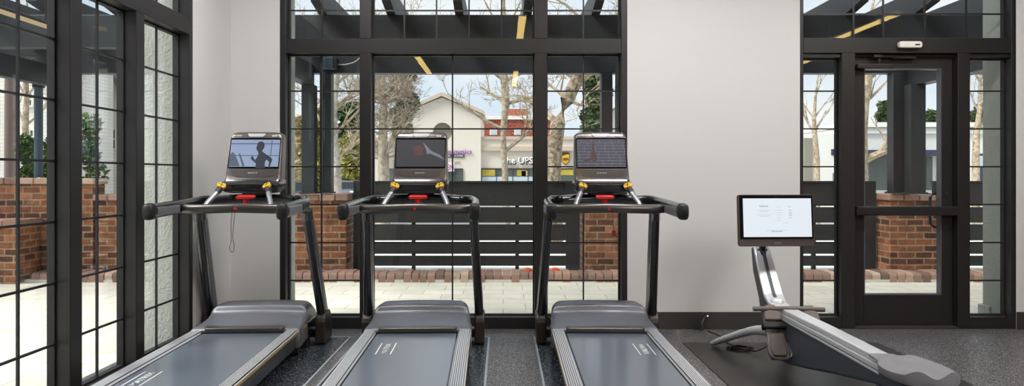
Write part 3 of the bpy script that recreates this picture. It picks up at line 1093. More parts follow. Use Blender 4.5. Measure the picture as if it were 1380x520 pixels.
    # safety cord
    if cord == 'loop':
        pts = smooth_path([(-.02, -.655, 1.085), (-.026, -.665, .98), (-.022, -.668, .88), (-.034, -.668, .83), (-.026, -.668, .80), (-.008, -.668, .80), (-.004, -.668, .84), (-.012, -.668, .90), (-.006, -.665, 1.0), (0, -.655, 1.085)], 5)
        MB().tube(pts, .0022, 5).build('safety_cord', M['black'], t)
    elif cord == 'clip':
        c_ = MB().tube(smooth_path([(0.02, -.655, 1.085), (.025, -.665, 1.0), (.03, -.668, .94)], 4), .0022, 5).build('safety_cord', M['black'], t)
        b = MB()
        b.prism([(.018, .945), (.03, .955), (.042, .945), (.046, .915), (.03, .895), (.014, .915)], -.68, -.66, lambda u, v, w: (u, w, v))
        b.build('cord_clip', M['darkred'], c_, bevel=.005)
    return t


def tread_mat(name, x0, x1, y0, y1, label):
    t = empty(name, ((x0 + x1) / 2, (y0 + y1) / 2, 0))
    tag(t, label, 'mat', 'treadmill floor mats')
    hx, hy = (x1 - x0) / 2, (y1 - y0) / 2
    MB().box(-hx, hx, -hy, hy, .0, .006).build('mat_sheet', M['mat'], t)
    b = MB()
    e = .014
    b.box(-hx - e, -hx, -hy, hy + e, 0, .007); b.box(hx, hx + e, -hy, hy + e, 0, .007); b.box(-hx, hx, hy, hy + e, 0, .007)
    b.build('edge_strip', M['matedge'], t)
    return t


TY = 5.55
m1 = tread_mat('floor_mat', -2.32, -1.26, 3.2, 5.83, 'flecked rubber mat under the treadmill beside the left window')
m2 = tread_mat('floor_mat', -1.16, -.122, 3.2, 5.83, 'flecked rubber mat under the middle treadmill')
m3 = tread_mat('floor_mat', .265, 1.30, 3.2, 5.83, 'flecked rubber mat under the treadmill nearest the plain wall')
make_treadmill((-1.866, TY, .007), R(2.2), 'treadmill beside the left window with a running figure on its pale blue screen', 'runner', -.20, -1.62, 'loop')
make_treadmill((-.622, TY, .007), R(1.3), 'middle treadmill in front of the wide window with a dim dark screen', 'dim', -.17, -.93, None)
make_treadmill((.736, TY, .007), R(-.6), 'treadmill nearest the plain wall with a brick pattern on its screen', 'bricks', .17, -.95, 'clip')

# ------------------------------------------------------------------ rowing machine
RO = Vector((1.895, 4.8, .007))
ra = -math.atan(.065)
rw = empty('rowing_machine', RO, ra)
tag(rw, 'rowing machine with a large bright tilted screen on the floor mat before the glass door', 'rowing machine')
rmat = empty('floor_mat', (2.02, 4.35, 0))
tag(rmat, 'plain dark rubber mat under the rowing machine', 'mat')
MB().box(-.60, .95, -1.45, 1.30, 0, .006).build('mat_sheet', M['plainmat'], rmat, bevel=.002)
# body: side profile (y, z), extruded across
prof = [(.62, .78), (.57, .60), (.42, .42), (.355, .30), (.26, .19), (.12, .115), (-.05, .085), (-.22, .105), (-.55, .165), (-1.0, .255), (-1.45, .335), (-1.86, .39),
        (-1.86, .435), (-.6, .425), (-.12, .405), (.10, .40), (.20, .44), (.33, .58), (.50, .78)]
bd = MB().prism(prof, -.052, .052, lambda u, v, w: (w, u, v)).build('body', M['slate'], rw, bevel=.018, seg=3)
# silver column face and rail
def strip(pts, hw, th, name, m, parent, bev=.006):
    """a strip following (y, z) points, hw half width per point"""
    b = MB()
    rings = []
    for i, (y, z) in enumerate(pts):
        a = Vector(pts[min(i + 1, len(pts) - 1)]) - Vector(pts[max(i - 1, 0)])
        a.normalize()
        n = Vector((-a.y, a.x))
        w = hw[i] if isinstance(hw, (list, tuple)) else hw
        rings.append([(-w, y - n.x * th, z - n.y * th), (w, y - n.x * th, z - n.y * th), (w, y + n.x * th, z + n.y * th), (-w, y + n.x * th, z + n.y * th)])
    b.loft(rings, smooth=False)
    return b.build(name, m, parent, bevel=bev)


cpts = [(.56, .80), (.50, .755), (.36, .60), (.24, .475), (.14, .425), (.0, .425), (-.2, .428), (-.7, .442), (-1.50, .454)]
strip(cpts, [.045, .058, .064, .066, .062, .055, .050, .046, .044], .016, 'top_rail', M['silver'], rw, .008)
strip([(-.06, .398), (-.3, .40), (-.7, .412), (-1.5, .425)], .0555, .012, 'side_track', M['silver'], rw, .003)
strip([(-.08, .378), (-.3, .379), (-.7, .388), (-1.5, .402)], .0568, .006, 'lower_track', M['silver'], rw, .002)
strip([(.47, .757), (.345, .612), (.235, .498), (.19, .465)], .010, .008, 'column_groove', M['slate'], rw, .002)
MB().ball((0, .15, .445), (.05, .05, .03), 12, 8).build('column_cap', M['silver'], rw)
# curved neck and the screen
MB().tube(smooth_path([(.0, .48, .70), (.0, .50, .77), (.005, .50, .82), (.012, .46, .88), (.02, .40, .95)], 5), .034, 12, ry=.024, sq=.7).build('neck', M['blackgloss'], rw, sharp=60)
mon = Matrix.Translation((.048, .345, .997)) @ Matrix.Rotation(R(6.5), 4, 'Z') @ Matrix.Rotation(R(-4), 4, 'X')
q = lambda x, y, z: tuple(mon @ Vector((x, y, z)))
W, H = .277, .186
b = MB()
rings = []
for y, k, r in ((-.012, .985, .012), (-.018, 1.0, .016), (.012, 1.0, .018), (.03, .93, .03), (.045, .6, .04)):
    rings.append([q(u * k, -y * -1.0 - .0, v * (k if y < .04 else k)) for u, v in rrect(2 * W, 2 * H, r, 4)])
rings = [[q(u * k, y, v * k) for u, v in rrect(2 * W, 2 * H, r, 4)] for y, k, r in ((-.018, .985, .012), (-.012, 1.0, .016), (.012, 1.0, .018), (.03, .93, .03), (.045, .6, .04))]
mo = MB().loft(rings).build('monitor', M['tan'], rw, sharp=40)
MB().box(-W + .008, W - .008, -.022, -.018, -H + .052, H - .006, q).build('screen_glass', M['screenblack'], mo, bevel=.002)
im = MB().box(-W + .033, W - .022, -.0235, -.0215, -H + .068, H - .028, q).build('screen_image', emit('rower_screen_white', lin((226, 234, 242)), .95), mo)
rot = mon.to_3x3()
def ontxt(s, x, z, h, m, w=None, off=.0):
    mm = frame_mtx(mon @ Vector((x, -.0238, z)), rot @ Vector((1, 0, 0)), rot @ Vector((0, 0, 1)))
    return text_obj('screen_lettering', s, m, im, mm, h, .0004, off, 'LEFT', w)
grl = emit('screen_grey_text', lin((150, 160, 172)), .9)
gpl = emit('screen_pale_text', lin((200, 208, 218)), .9)
ontxt('hydrow', -.125, .098, .011, emit('screen_dark_text', lin((50, 58, 70)), .8), .064, .01)
b = MB()
for x0, x1, z in ((-.145, -.045, .072), (-.125, -.06, .063), (-.145, -.04, .04), (-.125, -.055, .03), (0, .035, .097), (0, .04, .072), (0, .035, .055), (0, .04, .038), (0, .03, .02), (0, .035, .002),
                  (.045, .09, -.018), (-.08, .08, -.072), (-.05, .03, -.084)):
    b.box(x0, x1, -.0242, -.0234, z - .0014, z + .0014, q)
b.build('screen_lines', gpl, im)
b = MB()
for x0, x1, z in ((.088, .105, .097), (.092, .108, .072), (.092, .102, .055), (.106, .112, .055), (.092, .102, .045), (.106, .112, .045), (.092, .102, .035), (.106, .112, .035), (.092, .102, .02), (.106, .112, .02), (-.04, .04, -.078)):
    b.box(x0, x1, -.0242, -.0234, z - .0018, z + .0018, q)
b.build('screen_figures', grl, im)
mm = frame_mtx(mon @ Vector((.005, -.0186, -H + .02)), rot @ Vector((1, 0, 0)), rot @ Vector((0, 0, 1)))
text_obj('monitor_lettering', 'HYDROW', M['greyletter'], mo, mm, .009, .0008, .004, 'CENTER', .05)
b = MB()
b.cyl(q(0, -.0225, H - .016), q(0, -.0215, H - .016), .005, n=10)
b.build('camera_eye', M['black'], mo)
# front legs
for s in (-1, 1):
    pts = smooth_path([(s * .02, .26, .22), (s * .09, .36, .20), (s * .18, .50, .135), (s * .28, .655, .05), (s * .315, .70, .022)], 5)
    n = len(pts)
    MB().tube(pts, [.055 - .022 * k / (n - 1) for k in range(n)], 12, ry=[.036 - .018 * k / (n - 1) for k in range(n)], sq=.7).build('front_leg', M['silver'], rw, sharp=60)
# rear leg
b = MB()
b.tube([(0, -1.45, .34), (0, -1.56, .18), (0, -1.60, .05)], [.05, .045, .045], 10, ry=.03)
b.box(-.2, .2, -1.66, -1.55, 0, .05)
b.build('rear_leg', M['slate'], rw, bevel=.012)
# handle
hp = smooth_path([(-.235, -.10, .438), (-.12, -.115, .444), (0, -.12, .447), (.12, -.115, .444), (.225, -.10, .438)], 5)
hd = MB().tube(hp, .016, 12).build('handle', M['taupe'], rw)
MB().box(-.03, .03, -.13, -.06, .425, .445).build('handle_cradle', M['slate'], rw, bevel=.008)
# foot plates
for s in (-1, 1):
    fm_ = Matrix.Translation((s * .122, -.20, .285)) @ Matrix.Rotation(R(-38), 4, 'X') @ Matrix.Scale(1.12, 4)
    g = lambda x, y, z, fm_=fm_: tuple(fm_ @ Vector((x, y, z)))
    b = MB()
    oc = [(-.045, .16), (.045, .16), (.052, .08), (.05, -.02), (.062, -.11), (.05, -.15), (-.05, -.15), (-.062, -.11), (-.05, -.02), (-.052, .08)]
    b.prism(oc, -.012, .008, lambda u, v, w, g=g: g(u, w, v))
    fp = b.build('foot_plate', M['taupe'], rw, bevel=.008)
    b = MB()
    b.prism([(-.03, .0), (.03, .0), (.042, -.10), (.034, -.13), (-.034, -.13), (-.042, -.10)], -.02, -.011, lambda u, v, w, g=g: g(u, w, v))
    b.build('tread_pad', M['taupe'], fp, bevel=.004)
    b = MB()
    b.box(-.068, .068, -.038, .012, .035, .068, g)
    b.build('foot_strap', M['black'], fp, bevel=.008)
    b = MB()
    rr = [(-.05, .085), (.05, .085), (.045, .14), (.0, .155), (-.045, .14)]
    b.prism(rr, -.035, -.01, lambda u, v, w, g=g: g(u, w, v))
    b.box(-.03, .03, -.03, -.008, .14, .185, g)
    b.build('toe_hood', M['taupe'], fp, bevel=.01, seg=3)
    b = MB()
    b.tube(smooth_path([g(-.055, -.012, -.05), g(-.058, -.03, -.13), g(-.03, -.034, -.158), g(.03, -.034, -.158), g(.058, -.03, -.13), g(.055, -.012, -.05)], 4), .007, 6)
    b.cyl(g(-.015, -.012, .02), g(-.015, -.016, .02), .005, n=8); b.cyl(g(.015, -.012, .02), g(.015, -.016, .02), .005, n=8)
    b.build('heel_cup', M['slate'], fp)
# seat: contoured pad on a dark carriage
SYC = -1.69
nx, ny = 20, 16
vs, fs = [], []
def seat_z(u, v):
    # u across (-1..1), v front(+1) .. back(-1)
    z = .006 * abs(v) ** 3 - .006 * max(0, v) ** 2
    z -= .022 * math.exp(-(u / .34) ** 2) * max(0, .35 - v) / 1.35
    z += .008 * math.exp(-((abs(u) - .62) / .25) ** 2)
    z -= .016 * abs(u) ** 5
    return z
def seat_xy(u, v):
    hw = .142 * (1 - .06 * v * v) * (1 - .06 * max(0, v))
    return .02 + u * hw, SYC + v * .17 * (1 - .10 * u * u)
top, bot = [], []
b = MB()
for j in range(ny + 1):
    for i in range(nx + 1):
        u, v = -1 + 2 * i / nx, -1 + 2 * j / ny
        # round the square plan into a superellipse
        uu = u * math.sqrt(max(0, 1 - .32 * v * v)); vv = v * math.sqrt(max(0, 1 - .32 * u * u))
        x, y = seat_xy(uu, vv)
        vs.append((x, y, ( .492) + seat_z(u, v)))
for j in range(ny):
    for i in range(nx):
        a = j * (nx + 1) + i
        fs.append((a, a + 1, a + nx + 2, a + nx + 1))
b.add(vs, fs, True)
edge = [i for i in range(nx + 1)] + [j * (nx + 1) + nx for j in range(1, ny + 1)] + [ny * (nx + 1) + i for i in range(nx - 1, -1, -1)] + [j * (nx + 1) for j in range(ny - 1, 0, -1)]
r0 = [vs[i] for i in edge]
cx, cy = .02, SYC
r1 = [(cx + (x - cx) * 1.0, cy + (y - cy) * 1.0, z - .03) for x, y, z in r0]
r2 = [(cx + (x - cx) * .95, cy + (y - cy) * .95, .44) for x, y, z in r0]
ne = len(r0)
b.add(r1 + r2, [(i, (i + 1) % ne, ne + (i + 1) % ne, ne + i) for i in range(ne)] + [tuple(range(ne, 2 * ne))], True)
o_ = len(vs)
b.f += [(edge[i], edge[(i + 1) % ne], o_ + (i + 1) % ne, o_ + i) for i in range(ne)]
b.sm += [True] * ne
st_ = b.build('seat', M['seat'], rw, sharp=50)
b = MB()
pr = [(.10, .468), (.13, .44), (.10, .40), (-.10, .39), (-.12, .43)]
b.prism([(SYC + u, v) for u, v in pr], -.085, .085, lambda u, v, w: (w, u, v))
b.build('seat_carriage', M['slate'], rw, bevel=.01)
strip([(SYC + .29, .462), (SYC + .2, .466), (SYC + .10, .470)], [.06, .068, .09], .010, 'seat_tongue', M['seat'], st_, .01)
# power cord of the rowing machine
rnd = random.Random(2)
pts = []
for k in range(40):
    a = k * .55
    pts.append((1.80 + .085 * math.cos(a) * (1 + .25 * math.sin(k * .7)), 5.42 + .05 * math.sin(a), .013 + .0016 * (k % 9)))
pts = [(1.735, 6.04, .011), (1.76, 5.95, .011), (1.78, 5.85, .011), (1.77, 5.7, .011), (1.775, 5.55, .011)] + pts + [(1.88, 5.3, .02), (1.92, 5.12, .12)]
pc = MB().tube(smooth_path(pts, 2), .0045, 5).build('power_cord', M['black'], rw)
for o_ in (pc,):
    o_.matrix_parent_inverse = (Matrix.Translation(RO) @ Matrix.Rotation(ra, 4, 'Z')).inverted()
plug = empty('power_plug', (1.70, 6.10, .0))
tag(plug, 'black plug and cord end on the floor by the baseboard behind the rowing machine', 'plug')
b = MB()
b.tube([(0, -.02, .012), (0, .0, .05), (.03, .02, .10), (.05, .03, .115)], [.012, .016, .014, .008], 8)
b.tube([(-.02, 0, .01), (-.045, .01, .05), (-.03, .02, .09), (.0, .01, .07)], .008, 6)
b.build('plug_body', M['black'], plug)
b = MB()
b.tube([(.05, .03, .115), (.066, .035, .12)], .004, 5)
b.build('plug_pin', M['silver'], plug)

# ------------------------------------------------------------------ outside: ground, kerb, brick piers
struct(MB().box(-16, 12, -6, 9.0, -.12, -.02).build('patio', M['pavers']))
struct(MB().box(-70, 70, 9.0, 130, -.62, -.5).build('street_ground', M['asphalt']))
struct(MB().box(-16, 12, 9.0, 10.2, -.5, .015).build('planting_strip', M['concrete']))
struct(MB().box(-40, 40, 10.2, 19.0, -.5, -.38).build('sidewalk', M['concrete']))
kb = MB()
rnd = random.Random(11)
x = X(22, 8.85) + .08
while x < 8.4:
    w = rnd.uniform(.098, .112)
    h = .098 + rnd.uniform(-.008, .008)
    y0 = 9.0 + rnd.uniform(-.008, .008)
    prof = [(y0, -.02), (y0, h - .03), (y0 + .012, h - .01), (y0 + .035, h), (y0 + .30, h + .004), (y0 + .30, -.02)]
    kb.prism(prof, x + .005, x + w - .005, lambda u, v, w_: (w_, u, v))
    x += w
kerb = kb.build('brick_kerb', M['kerb'])
tag(kerb, 'low kerb of bricks set on edge along the far side of the patio', 'kerb')


def coping(parent, x0, x1, y0, y1, z, seed, along='x'):
    b = MB(); r = random.Random(seed)
    q = x0 if along == 'x' else y0
    end = x1 if along == 'x' else y1
    while q < end - .05:
        w = min(r.uniform(.19, .225), end - q)
        h = r.uniform(-.008, .008)
        if along == 'x':
            b.box(q + .004, q + w - .004, y0 + h, y1 - h, z, z + .085 + h)
        else:
            b.box(x0 + h, x1 - h, q + .004, q + w - .004, z, z + .085 + h)
        q += w
    return b.build('coping', M['coping'], parent, bevel=.014)


def brick_pier(x0, x1, y0, y1, top, label, seed, name='brick_pier', group='brick piers along the patio', cat='pier'):
    cx, cy = (x0 + x1) / 2, (y0 + y1) / 2
    t = empty(name, (cx, cy, 0))
    tag(t, label, cat, group)
    MB().box(x0 - cx, x1 - cx, y0 - cy, y1 - cy, -.02, top - .085).build('brickwork', M['brick'], t, bevel=.01)
    coping(t, x0 - cx - .03, x1 - cx + .03, y0 - cy - .03, y1 - cy + .03, top - .085, seed)
    return t


PT = Z(261.5, 9.32)
brick_pier(X(392, 9.35), X(467, 9.35), 9.32, 10.0, PT, 'brick pier carrying two steel posts, seen beside the white corner', 1)
brick_pier(X(788, 9.35), X(852, 9.35), 9.32, 10.0, PT, 'brick pier behind the treadmill nearest the plain wall', 2)
brick_pier(X(1198, 9.35), X(1272, 9.35), 9.32, 10.0, PT, 'brick pier seen through the glass door', 3)
brick_pier(X(131, 9.35), X(215, 9.35), 9.32, 10.0, PT, 'brick pier seen through the second pane of the left window', 4)
brick_pier(-11.5, X(128, 9.4), 9.36, 9.64, Z(239.5, 9.4), 'taller brick planter wall seen through the left window', 5, 'brick_wall', 'brick walls beyond the left window', 'wall')
brick_pier(-9.5, X(22, 8.85), 8.85, 9.30, Z(296, 8.9), 'lower brick seat wall at the edge of the left window', 6, 'brick_wall', 'brick walls beyond the left window', 'wall')


# ------------------------------------------------------------------ slatted fences
def fence(x0, x1, label, ends=(True, True), posts=()):
    y = 9.66
    cx = (x0 + x1) / 2
    t = empty('slat_fence', (cx, y, 0))
    tag(t, label, 'fence', 'dark slatted fences')
    hx = (x1 - x0) / 2
    for a, c in ((246, 277.2), (279, 299.8), (302.2, 323.8), (326.4, 341.8), (344.4, 358)):
        MB().box(-hx, hx, -.02, .02, Z(c, y), Z(a, y)).build('board', M['fence'], t, bevel=.005)
    for q in posts:
        MB().box(q - cx - .025, q - cx + .025, .021, .07, .015, Z(246.5, y)).build('post', M['steel'], t)
    if ends[0]:
        MB().box(-hx, -hx + .17, -.06, -.021, .015, Z(245, y)).build('end_post', M['steel'], t, bevel=.005)
    if ends[1]:
        MB().box(hx - .19, hx, -.06, -.021, .015, Z(245, y)).build('end_post', M['steel'], t, bevel=.005)
    MB().box(-hx, hx, -.05, .05, Z(246, y), Z(243.8, y)).build('cap_rail', M['steel'], t)


fence(X(467, 9.35) + .036, X(788, 9.35) - .036, 'dark slatted fence behind the middle treadmill', posts=(X(557, 9.66), X(697, 9.66), X(640, 9.66)))
fence(X(852, 9.35) + .036, X(1198, 9.35) - .036, 'dark slatted fence left of the pier seen through the glass door', posts=(X(1098, 9.66), X(960, 9.66)))
fence(X(1272, 9.35) + .036, 9.6, 'dark slatted fence seen through the sidelite right of the door', posts=(X(1317, 9.66) - .12,))
fence(X(215, 9.35) + .036, X(392, 9.35) - .036, 'dark slatted fence behind the stucco pier left of the white corner', posts=(-3.6,))

# small orange cones by the kerb
for px, wx in ((711, 'left of the mullion'), (748, 'right of the mullion')):
    d = 9.21
    t = tag(MB().loft([[(X(px, d) + u * k, d + v * k, z) for u, v in rrect(.12, .07, .03, 3)] for k, z in ((1, .105), (.95, .118), (.6, .135), (.3, .142))]).build('litter_scrap', M['orange']),
            'small orange scrap lying on the brick kerb, ' + wx, 'litter', 'orange scraps on the kerb')

# ------------------------------------------------------------------ pergola
pg = empty('pergola', (0, 8.4, 0))
tag(pg, 'charcoal steel pergola of posts, beams and rafters over the patio', 'pergola')
oy = 8.4
BZ0, BZ1 = Z(98.5, 9.3), 3.0
XA, XB = -13.0, 9.5
MB().box(XA, XB, 7.40 - oy, 7.56 - oy, BZ0, BZ1).build('beam', M['steel'], pg, bevel=.006)
MB().box(XA, XB, 9.30 - oy, 9.46 - oy, BZ0, BZ1).build('beam', M['steel'], pg, bevel=.006)
rx = [-1.87 + .708 * k for k in range(-14, 5)] + [2.17 + .71 * k for k in range(0, 10)]
for x in rx:
    prof = [(7.08, 3.06), (7.38, 3.0), (10.0, 3.0), (10.2, 3.1), (10.2, 3.24), (7.08, 3.24)]
    MB().prism(prof, x - .045, x + .045, lambda u, v, w: (w, u - oy, v)).build('rafter', M['steel'], pg, bevel=.004)
for x in (-2.53, 1.53, 5.385, -5.92):
    MB().box(x - (.07 if x < 5 else .115), x + .07, 7.57 - oy, 9.29 - oy, Z(120, 9.6), Z(120, 9.6) + .27).build('cross_beam', M['steel'], pg, bevel=.005)
for x, y, w in ((X(440.5, 9.38), 9.38, .15), (X(417, 9.2), 9.2, .165), (X(817, 9.38), 9.38, .145), (X(833, 9.2) + .03, 9.2, .12), (X(1210, 9.36), 9.36, .205), (X(1233, 9.15), 9.15, .19)):
    z1 = BZ0 if y > 9.3 else Z(120, 9.6)
    p = MB().box(x - w / 2, x + w / 2, y - .08 - oy, y + .08 - oy, PT + .009, z1).build('post', M['steel'], pg, bevel=.006)
    MB().box(x - w / 2 - .02, x + w / 2 + .02, y - .1 - oy, y + .1 - oy, PT + .009, PT + .03).build('post_base', M['steel'], p)
# round slate blue post on the planter wall with its bracket
xb, yb = X(52, 9.6), 9.6
p = MB().cyl((xb, yb - oy, Z(239, 9.4)), (xb, yb - oy, Z(112, 9.6)), .052, n=14).build('round_post', M['bluesteel'], pg)
p['label'] = 'round slate blue pergola post with a forked bracket on top'
b = MB()
b.cyl((xb, yb - oy, Z(118, 9.6)), (xb, yb - oy, Z(109, 9.6)), .075, n=14)
b.tube([(xb, yb - oy, Z(110, 9.6)), (xb - .04, yb - oy, Z(114, 9.6)), (xb - .13, yb - oy, Z(104, 9.6)), (xb - .18, yb - oy, Z(97, 9.6))], .022, 6)
b.tube([(xb, yb - oy, Z(108, 9.6)), (xb, yb - oy, Z(97, 9.6))], .022, 6)
b.tube([(xb - .15, yb - oy, Z(103, 9.6)), (xb + .02, yb - oy, Z(103, 9.6))], .015, 6)
b.build('bracket', M['black'], p)
# junction box with its conduit on the header
bx, by = X(444, 9.23), 9.23
jb = empty('junction_box', (bx, by, Z(86, by)))
tag(jb, 'grey junction box with a looping cable, high on the pergola beam above the twin posts', 'junction box')
MB().box(-.1, .06, -.04, .05, -.07, .085).build('box_body', M['bluesteel'], jb, bevel=.008)
MB().box(.062, .105, -.05, .05, -.06, .065).build('box_lid', M['black'], jb, bevel=.006)
MB().tube(smooth_path([(.10, 0, -.005), (.2, 0, -.01), (.32, 0, .02), (.4, .02, .09)], 5), .008, 6).build('cable', M['greyletter'], jb)
# glowing tube added to draw the warm light stripe in the left window
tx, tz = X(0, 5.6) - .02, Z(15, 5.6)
tl = empty('stripe_tube', (X(36, 5.95), 7.6, 2.62))
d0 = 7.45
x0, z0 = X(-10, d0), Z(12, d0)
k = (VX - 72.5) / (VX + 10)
tag(tl, 'slim glowing tube added outside the left window for its warm light stripe', 'lamp')
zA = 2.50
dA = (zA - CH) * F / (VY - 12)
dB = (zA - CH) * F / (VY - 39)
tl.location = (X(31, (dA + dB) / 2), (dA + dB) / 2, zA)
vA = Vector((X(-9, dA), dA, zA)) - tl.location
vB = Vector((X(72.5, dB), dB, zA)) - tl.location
MB().tube([vA, vB], .016, 10).build('tube', M['stripeglow'], tl)
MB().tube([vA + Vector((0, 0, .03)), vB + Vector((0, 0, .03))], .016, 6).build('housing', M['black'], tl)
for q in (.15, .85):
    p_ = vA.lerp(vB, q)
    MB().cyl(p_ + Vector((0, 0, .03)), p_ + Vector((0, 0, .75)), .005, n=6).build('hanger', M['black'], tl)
# reddish brown pole in the street
pxx = X(13.5, 13)
po = MB().tube([(pxx, 13, -.4), (pxx, 13, 2.0), (pxx, 13, 4.2)], [.095, .09, .08], 14).build('street_pole', M['rustpole'])
tag(po, 'reddish brown pole standing behind the brick planter wall, far left', 'pole')


# ------------------------------------------------------------------ planting
def grow(mb, p, d, L, r, depth, rnd, spread=.6, up=.12, kids=(2, 3), shrink=.68, minr=.006, seg=3, bend=.16, n0=6):
    pts, rad = [p], [r]
    d = d.normalized()
    for k in range(seg):
        d = (d + Vector((rnd.uniform(-bend, bend), rnd.uniform(-bend, bend), rnd.uniform(-bend, bend) + up * .3))).normalized()
        p = p + d * (L / seg)
        pts.append(p)
        rad.append(max(minr * .7, r * (1 - .38 * (k + 1) / seg)))
    mb.tube(pts, rad, max(3, n0))
    if depth == 0:
        return
    for k in range(rnd.randint(*kids)):
        i = rnd.randint(max(1, seg - 1 - (1 if k else 0)), seg)
        nd = (d + Vector((rnd.uniform(-1, 1), rnd.uniform(-1, 1), rnd.uniform(-.7, .9))) * spread * 1.4 + Vector((0, 0, up))).normalized()
        grow(mb, pts[i], nd, L * shrink * rnd.uniform(.8, 1.2), max(minr, rad[i] * rnd.uniform(.5, .75)), depth - 1, rnd, spread, up, kids, shrink, minr, max(2, seg - 1), bend * 1.15, n0 - 1)


def leaves(mb, c, rad, n, size, rnd, hollow=.3):
    for _ in range(n):
        while True:
            q = Vector((rnd.uniform(-1, 1), rnd.uniform(-1, 1), rnd.uniform(-1, 1)))
            if hollow < q.length < 1:
                break
        p = Vector((c[0] + q.x * rad[0], c[1] + q.y * rad[1], c[2] + q.z * rad[2]))
        a = Vector((rnd.uniform(-1, 1), rnd.uniform(-1, 1), rnd.uniform(-.6, .6))).normalized()
        b_ = a.cross(Vector((rnd.uniform(-1, 1), rnd.uniform(-1, 1), rnd.uniform(-1, 1)))).normalized()
        s = size * rnd.uniform(.6, 1.3)
        mb.add([p - a * s, p + b_ * s * .45, p + a * s, p - b_ * s * .45], [(0, 1, 2, 3)])


def tree(name, base, label, bark, twig, trunk, boughs, seed, group='bare street trees', leaf=None, depth=4, kids=(2, 3), spread=.6, minr=.008, cat='tree', L=1.4, shrink=.68, up=.12):
    """trunk: list of ((x, y, z), r) relative to base; boughs: list of (trunk index, direction, length, radius)"""
    t = empty(name, base)
    tag(t, label, cat, group)
    rnd = random.Random(seed)
    b = MB()
    b.tube([Vector(p) for p, r in trunk], [r for p, r in trunk], 14)
    b.build('trunk', bark, t)
    for i, dr, ln, r in boughs:
        b = MB()
        grow(b, Vector(trunk[i][0]), Vector(dr), ln, r, depth, rnd, spread, up, kids, shrink, minr)
        b.build('bough', twig, t)
    if leaf:
        b = MB()
        for c, rad, n, size in leaf[1]:
            leaves(b, c, rad, n, size, rnd)
        b.build('foliage', leaf[0], t, recalc=False)
    return t


GZ = -.5


def rel(px, py, d, b):
    return (X(px, d) - b[0], 0, Z(py, d) - b[2])


# sycamore in front of the shop (x 680)
d = 26; B = (X(683, d), d, GZ)
tr = [((0, 0, 0), .14), (rel(681, 240, d, B), .115), (rel(679, 205, d, B), .105), (rel(678, 175, d, B), .11), (rel(682, 140, d, B), .145), (rel(680, 110, d, B), .15), (rel(677, 80, d, B), .13), (rel(676, 40, d, B), .11), (rel(679, -10, d, B), .06)]
tr = [((x, .12 * math.sin(i), z), r) for i, ((x, y, z), r) in enumerate(tr)]
tree('street_tree', B, 'pale barked bare tree standing in front of the shop with white lettering', M['bark'], M['bark'], tr,
     [(3, (-.9, -.2, .42), 1.5, .085), (4, (.85, .1, .32), 1.3, .08), (4, (-.8, .3, .5), 1.2, .06), (5, (.8, -.2, .5), 1.3, .075), (5, (-.7, -.3, .5), 1.2, .06), (6, (.6, .3, .8), 1.2, .06), (6, (-.8, .2, .5), 1.3, .06),
      (7, (.7, .0, .7), 1.2, .05), (7, (-.6, .1, .8), 1.2, .05), (8, (.1, .1, 1), 1.1, .05), (2, (.72, .1, .8), 1.3, .085)], 21, depth=5, kids=(2, 3), L=1.3, minr=.009)
# mottled leaning trunk at right
d = 17; B = (X(746, d), d, GZ)
tr = [((0, 0, 0), .24), (rel(745, 245, d, B), .19), (rel(747, 200, d, B), .185), (rel(752, 165, d, B), .18), (rel(764, 135, d, B), .17), (rel(777, 108, d, B), .15), (rel(788, 80, d, B), .12), (rel(798, 40, d, B), .09), (rel(806, 0, d, B), .06)]
tree('street_tree', B, 'mottled thick trunk leaning to the right beside the brown shield sign', M['mottled'], M['bark'], tr,
     [(3, (-.75, .3, .6), .8, .06), (4, (.7, .3, .5), .8, .06), (4, (-.5, .5, .8), .8, .05), (5, (-.7, .2, .5), .9, .06), (5, (.8, .2, .4), .8, .06), (6, (-.6, .3, .7), .9, .05), (6, (.8, -.2, .4), .9, .06),
      (7, (-.6, .1, .7), .9, .05), (7, (.7, .1, .6), .9, .05), (8, (.1, 0, 1), .9, .05), (3, (-.5, .5, .3), .9, .05), (4, (.5, .6, .0), .9, .045)], 5, depth=5, kids=(2, 3), minr=.006, spread=.75)
# grey trunk at left with wide twigs
d = 19; B = (X(453, d), d, GZ)
tr = [((0, 0, 0), .17), (rel(454, 245, d, B), .125), (rel(453, 215, d, B), .115), (rel(450, 180, d, B), .105), (rel(449, 150, d, B), .1), (rel(452, 115, d, B), .085), (rel(456, 80, d, B), .07), (rel(458, 30, d, B), .05)]
tree('street_tree', B, 'grey barked bare tree behind the twin steel posts', M['greybark'], M['bark'], tr,
     [(2, (.75, .2, .75), 1.0, .06), (3, (-.7, .3, .6), .9, .05), (3, (.8, .2, .5), .9, .05), (4, (.7, .3, .7), .9, .05), (4, (-.8, .2, .5), .9, .045), (5, (.7, .3, .6), .9, .045), (5, (-.6, .2, .8), .9, .045),
      (6, (.6, .2, .8), .9, .04), (6, (-.6, .2, .7), .9, .04), (7, (0, 0, 1), .9, .04)], 9, depth=4, kids=(3, 3), minr=.006, spread=.7)
# dense twiggy tree at the left of the wide window
d = 27; B = (X(517, d), d, GZ)
tr = [((0, 0, 0), .26), (rel(517, 215, d, B), .2), (rel(516, 180, d, B), .17), (rel(518, 140, d, B), .13), (rel(514, 100, d, B), .10), (rel(516, 60, d, B), .1)]
bo = []
r_ = random.Random(3)
for k in range(60):
    i = r_.choice((1, 2, 2, 3, 3, 3, 4, 4, 4, 5))
    a = r_.uniform(0, 6.28)
    bo.append((i, (math.cos(a), math.sin(a) * .8, r_.uniform(.1, 1.0)), r_.uniform(.55, .95), .04))
tree('street_tree', B, 'dense twiggy brown tree left of the shop gable', M['twig'], M['twig'], tr, bo, 8, depth=4, kids=(3, 3), minr=.009, spread=.85, shrink=.72,)
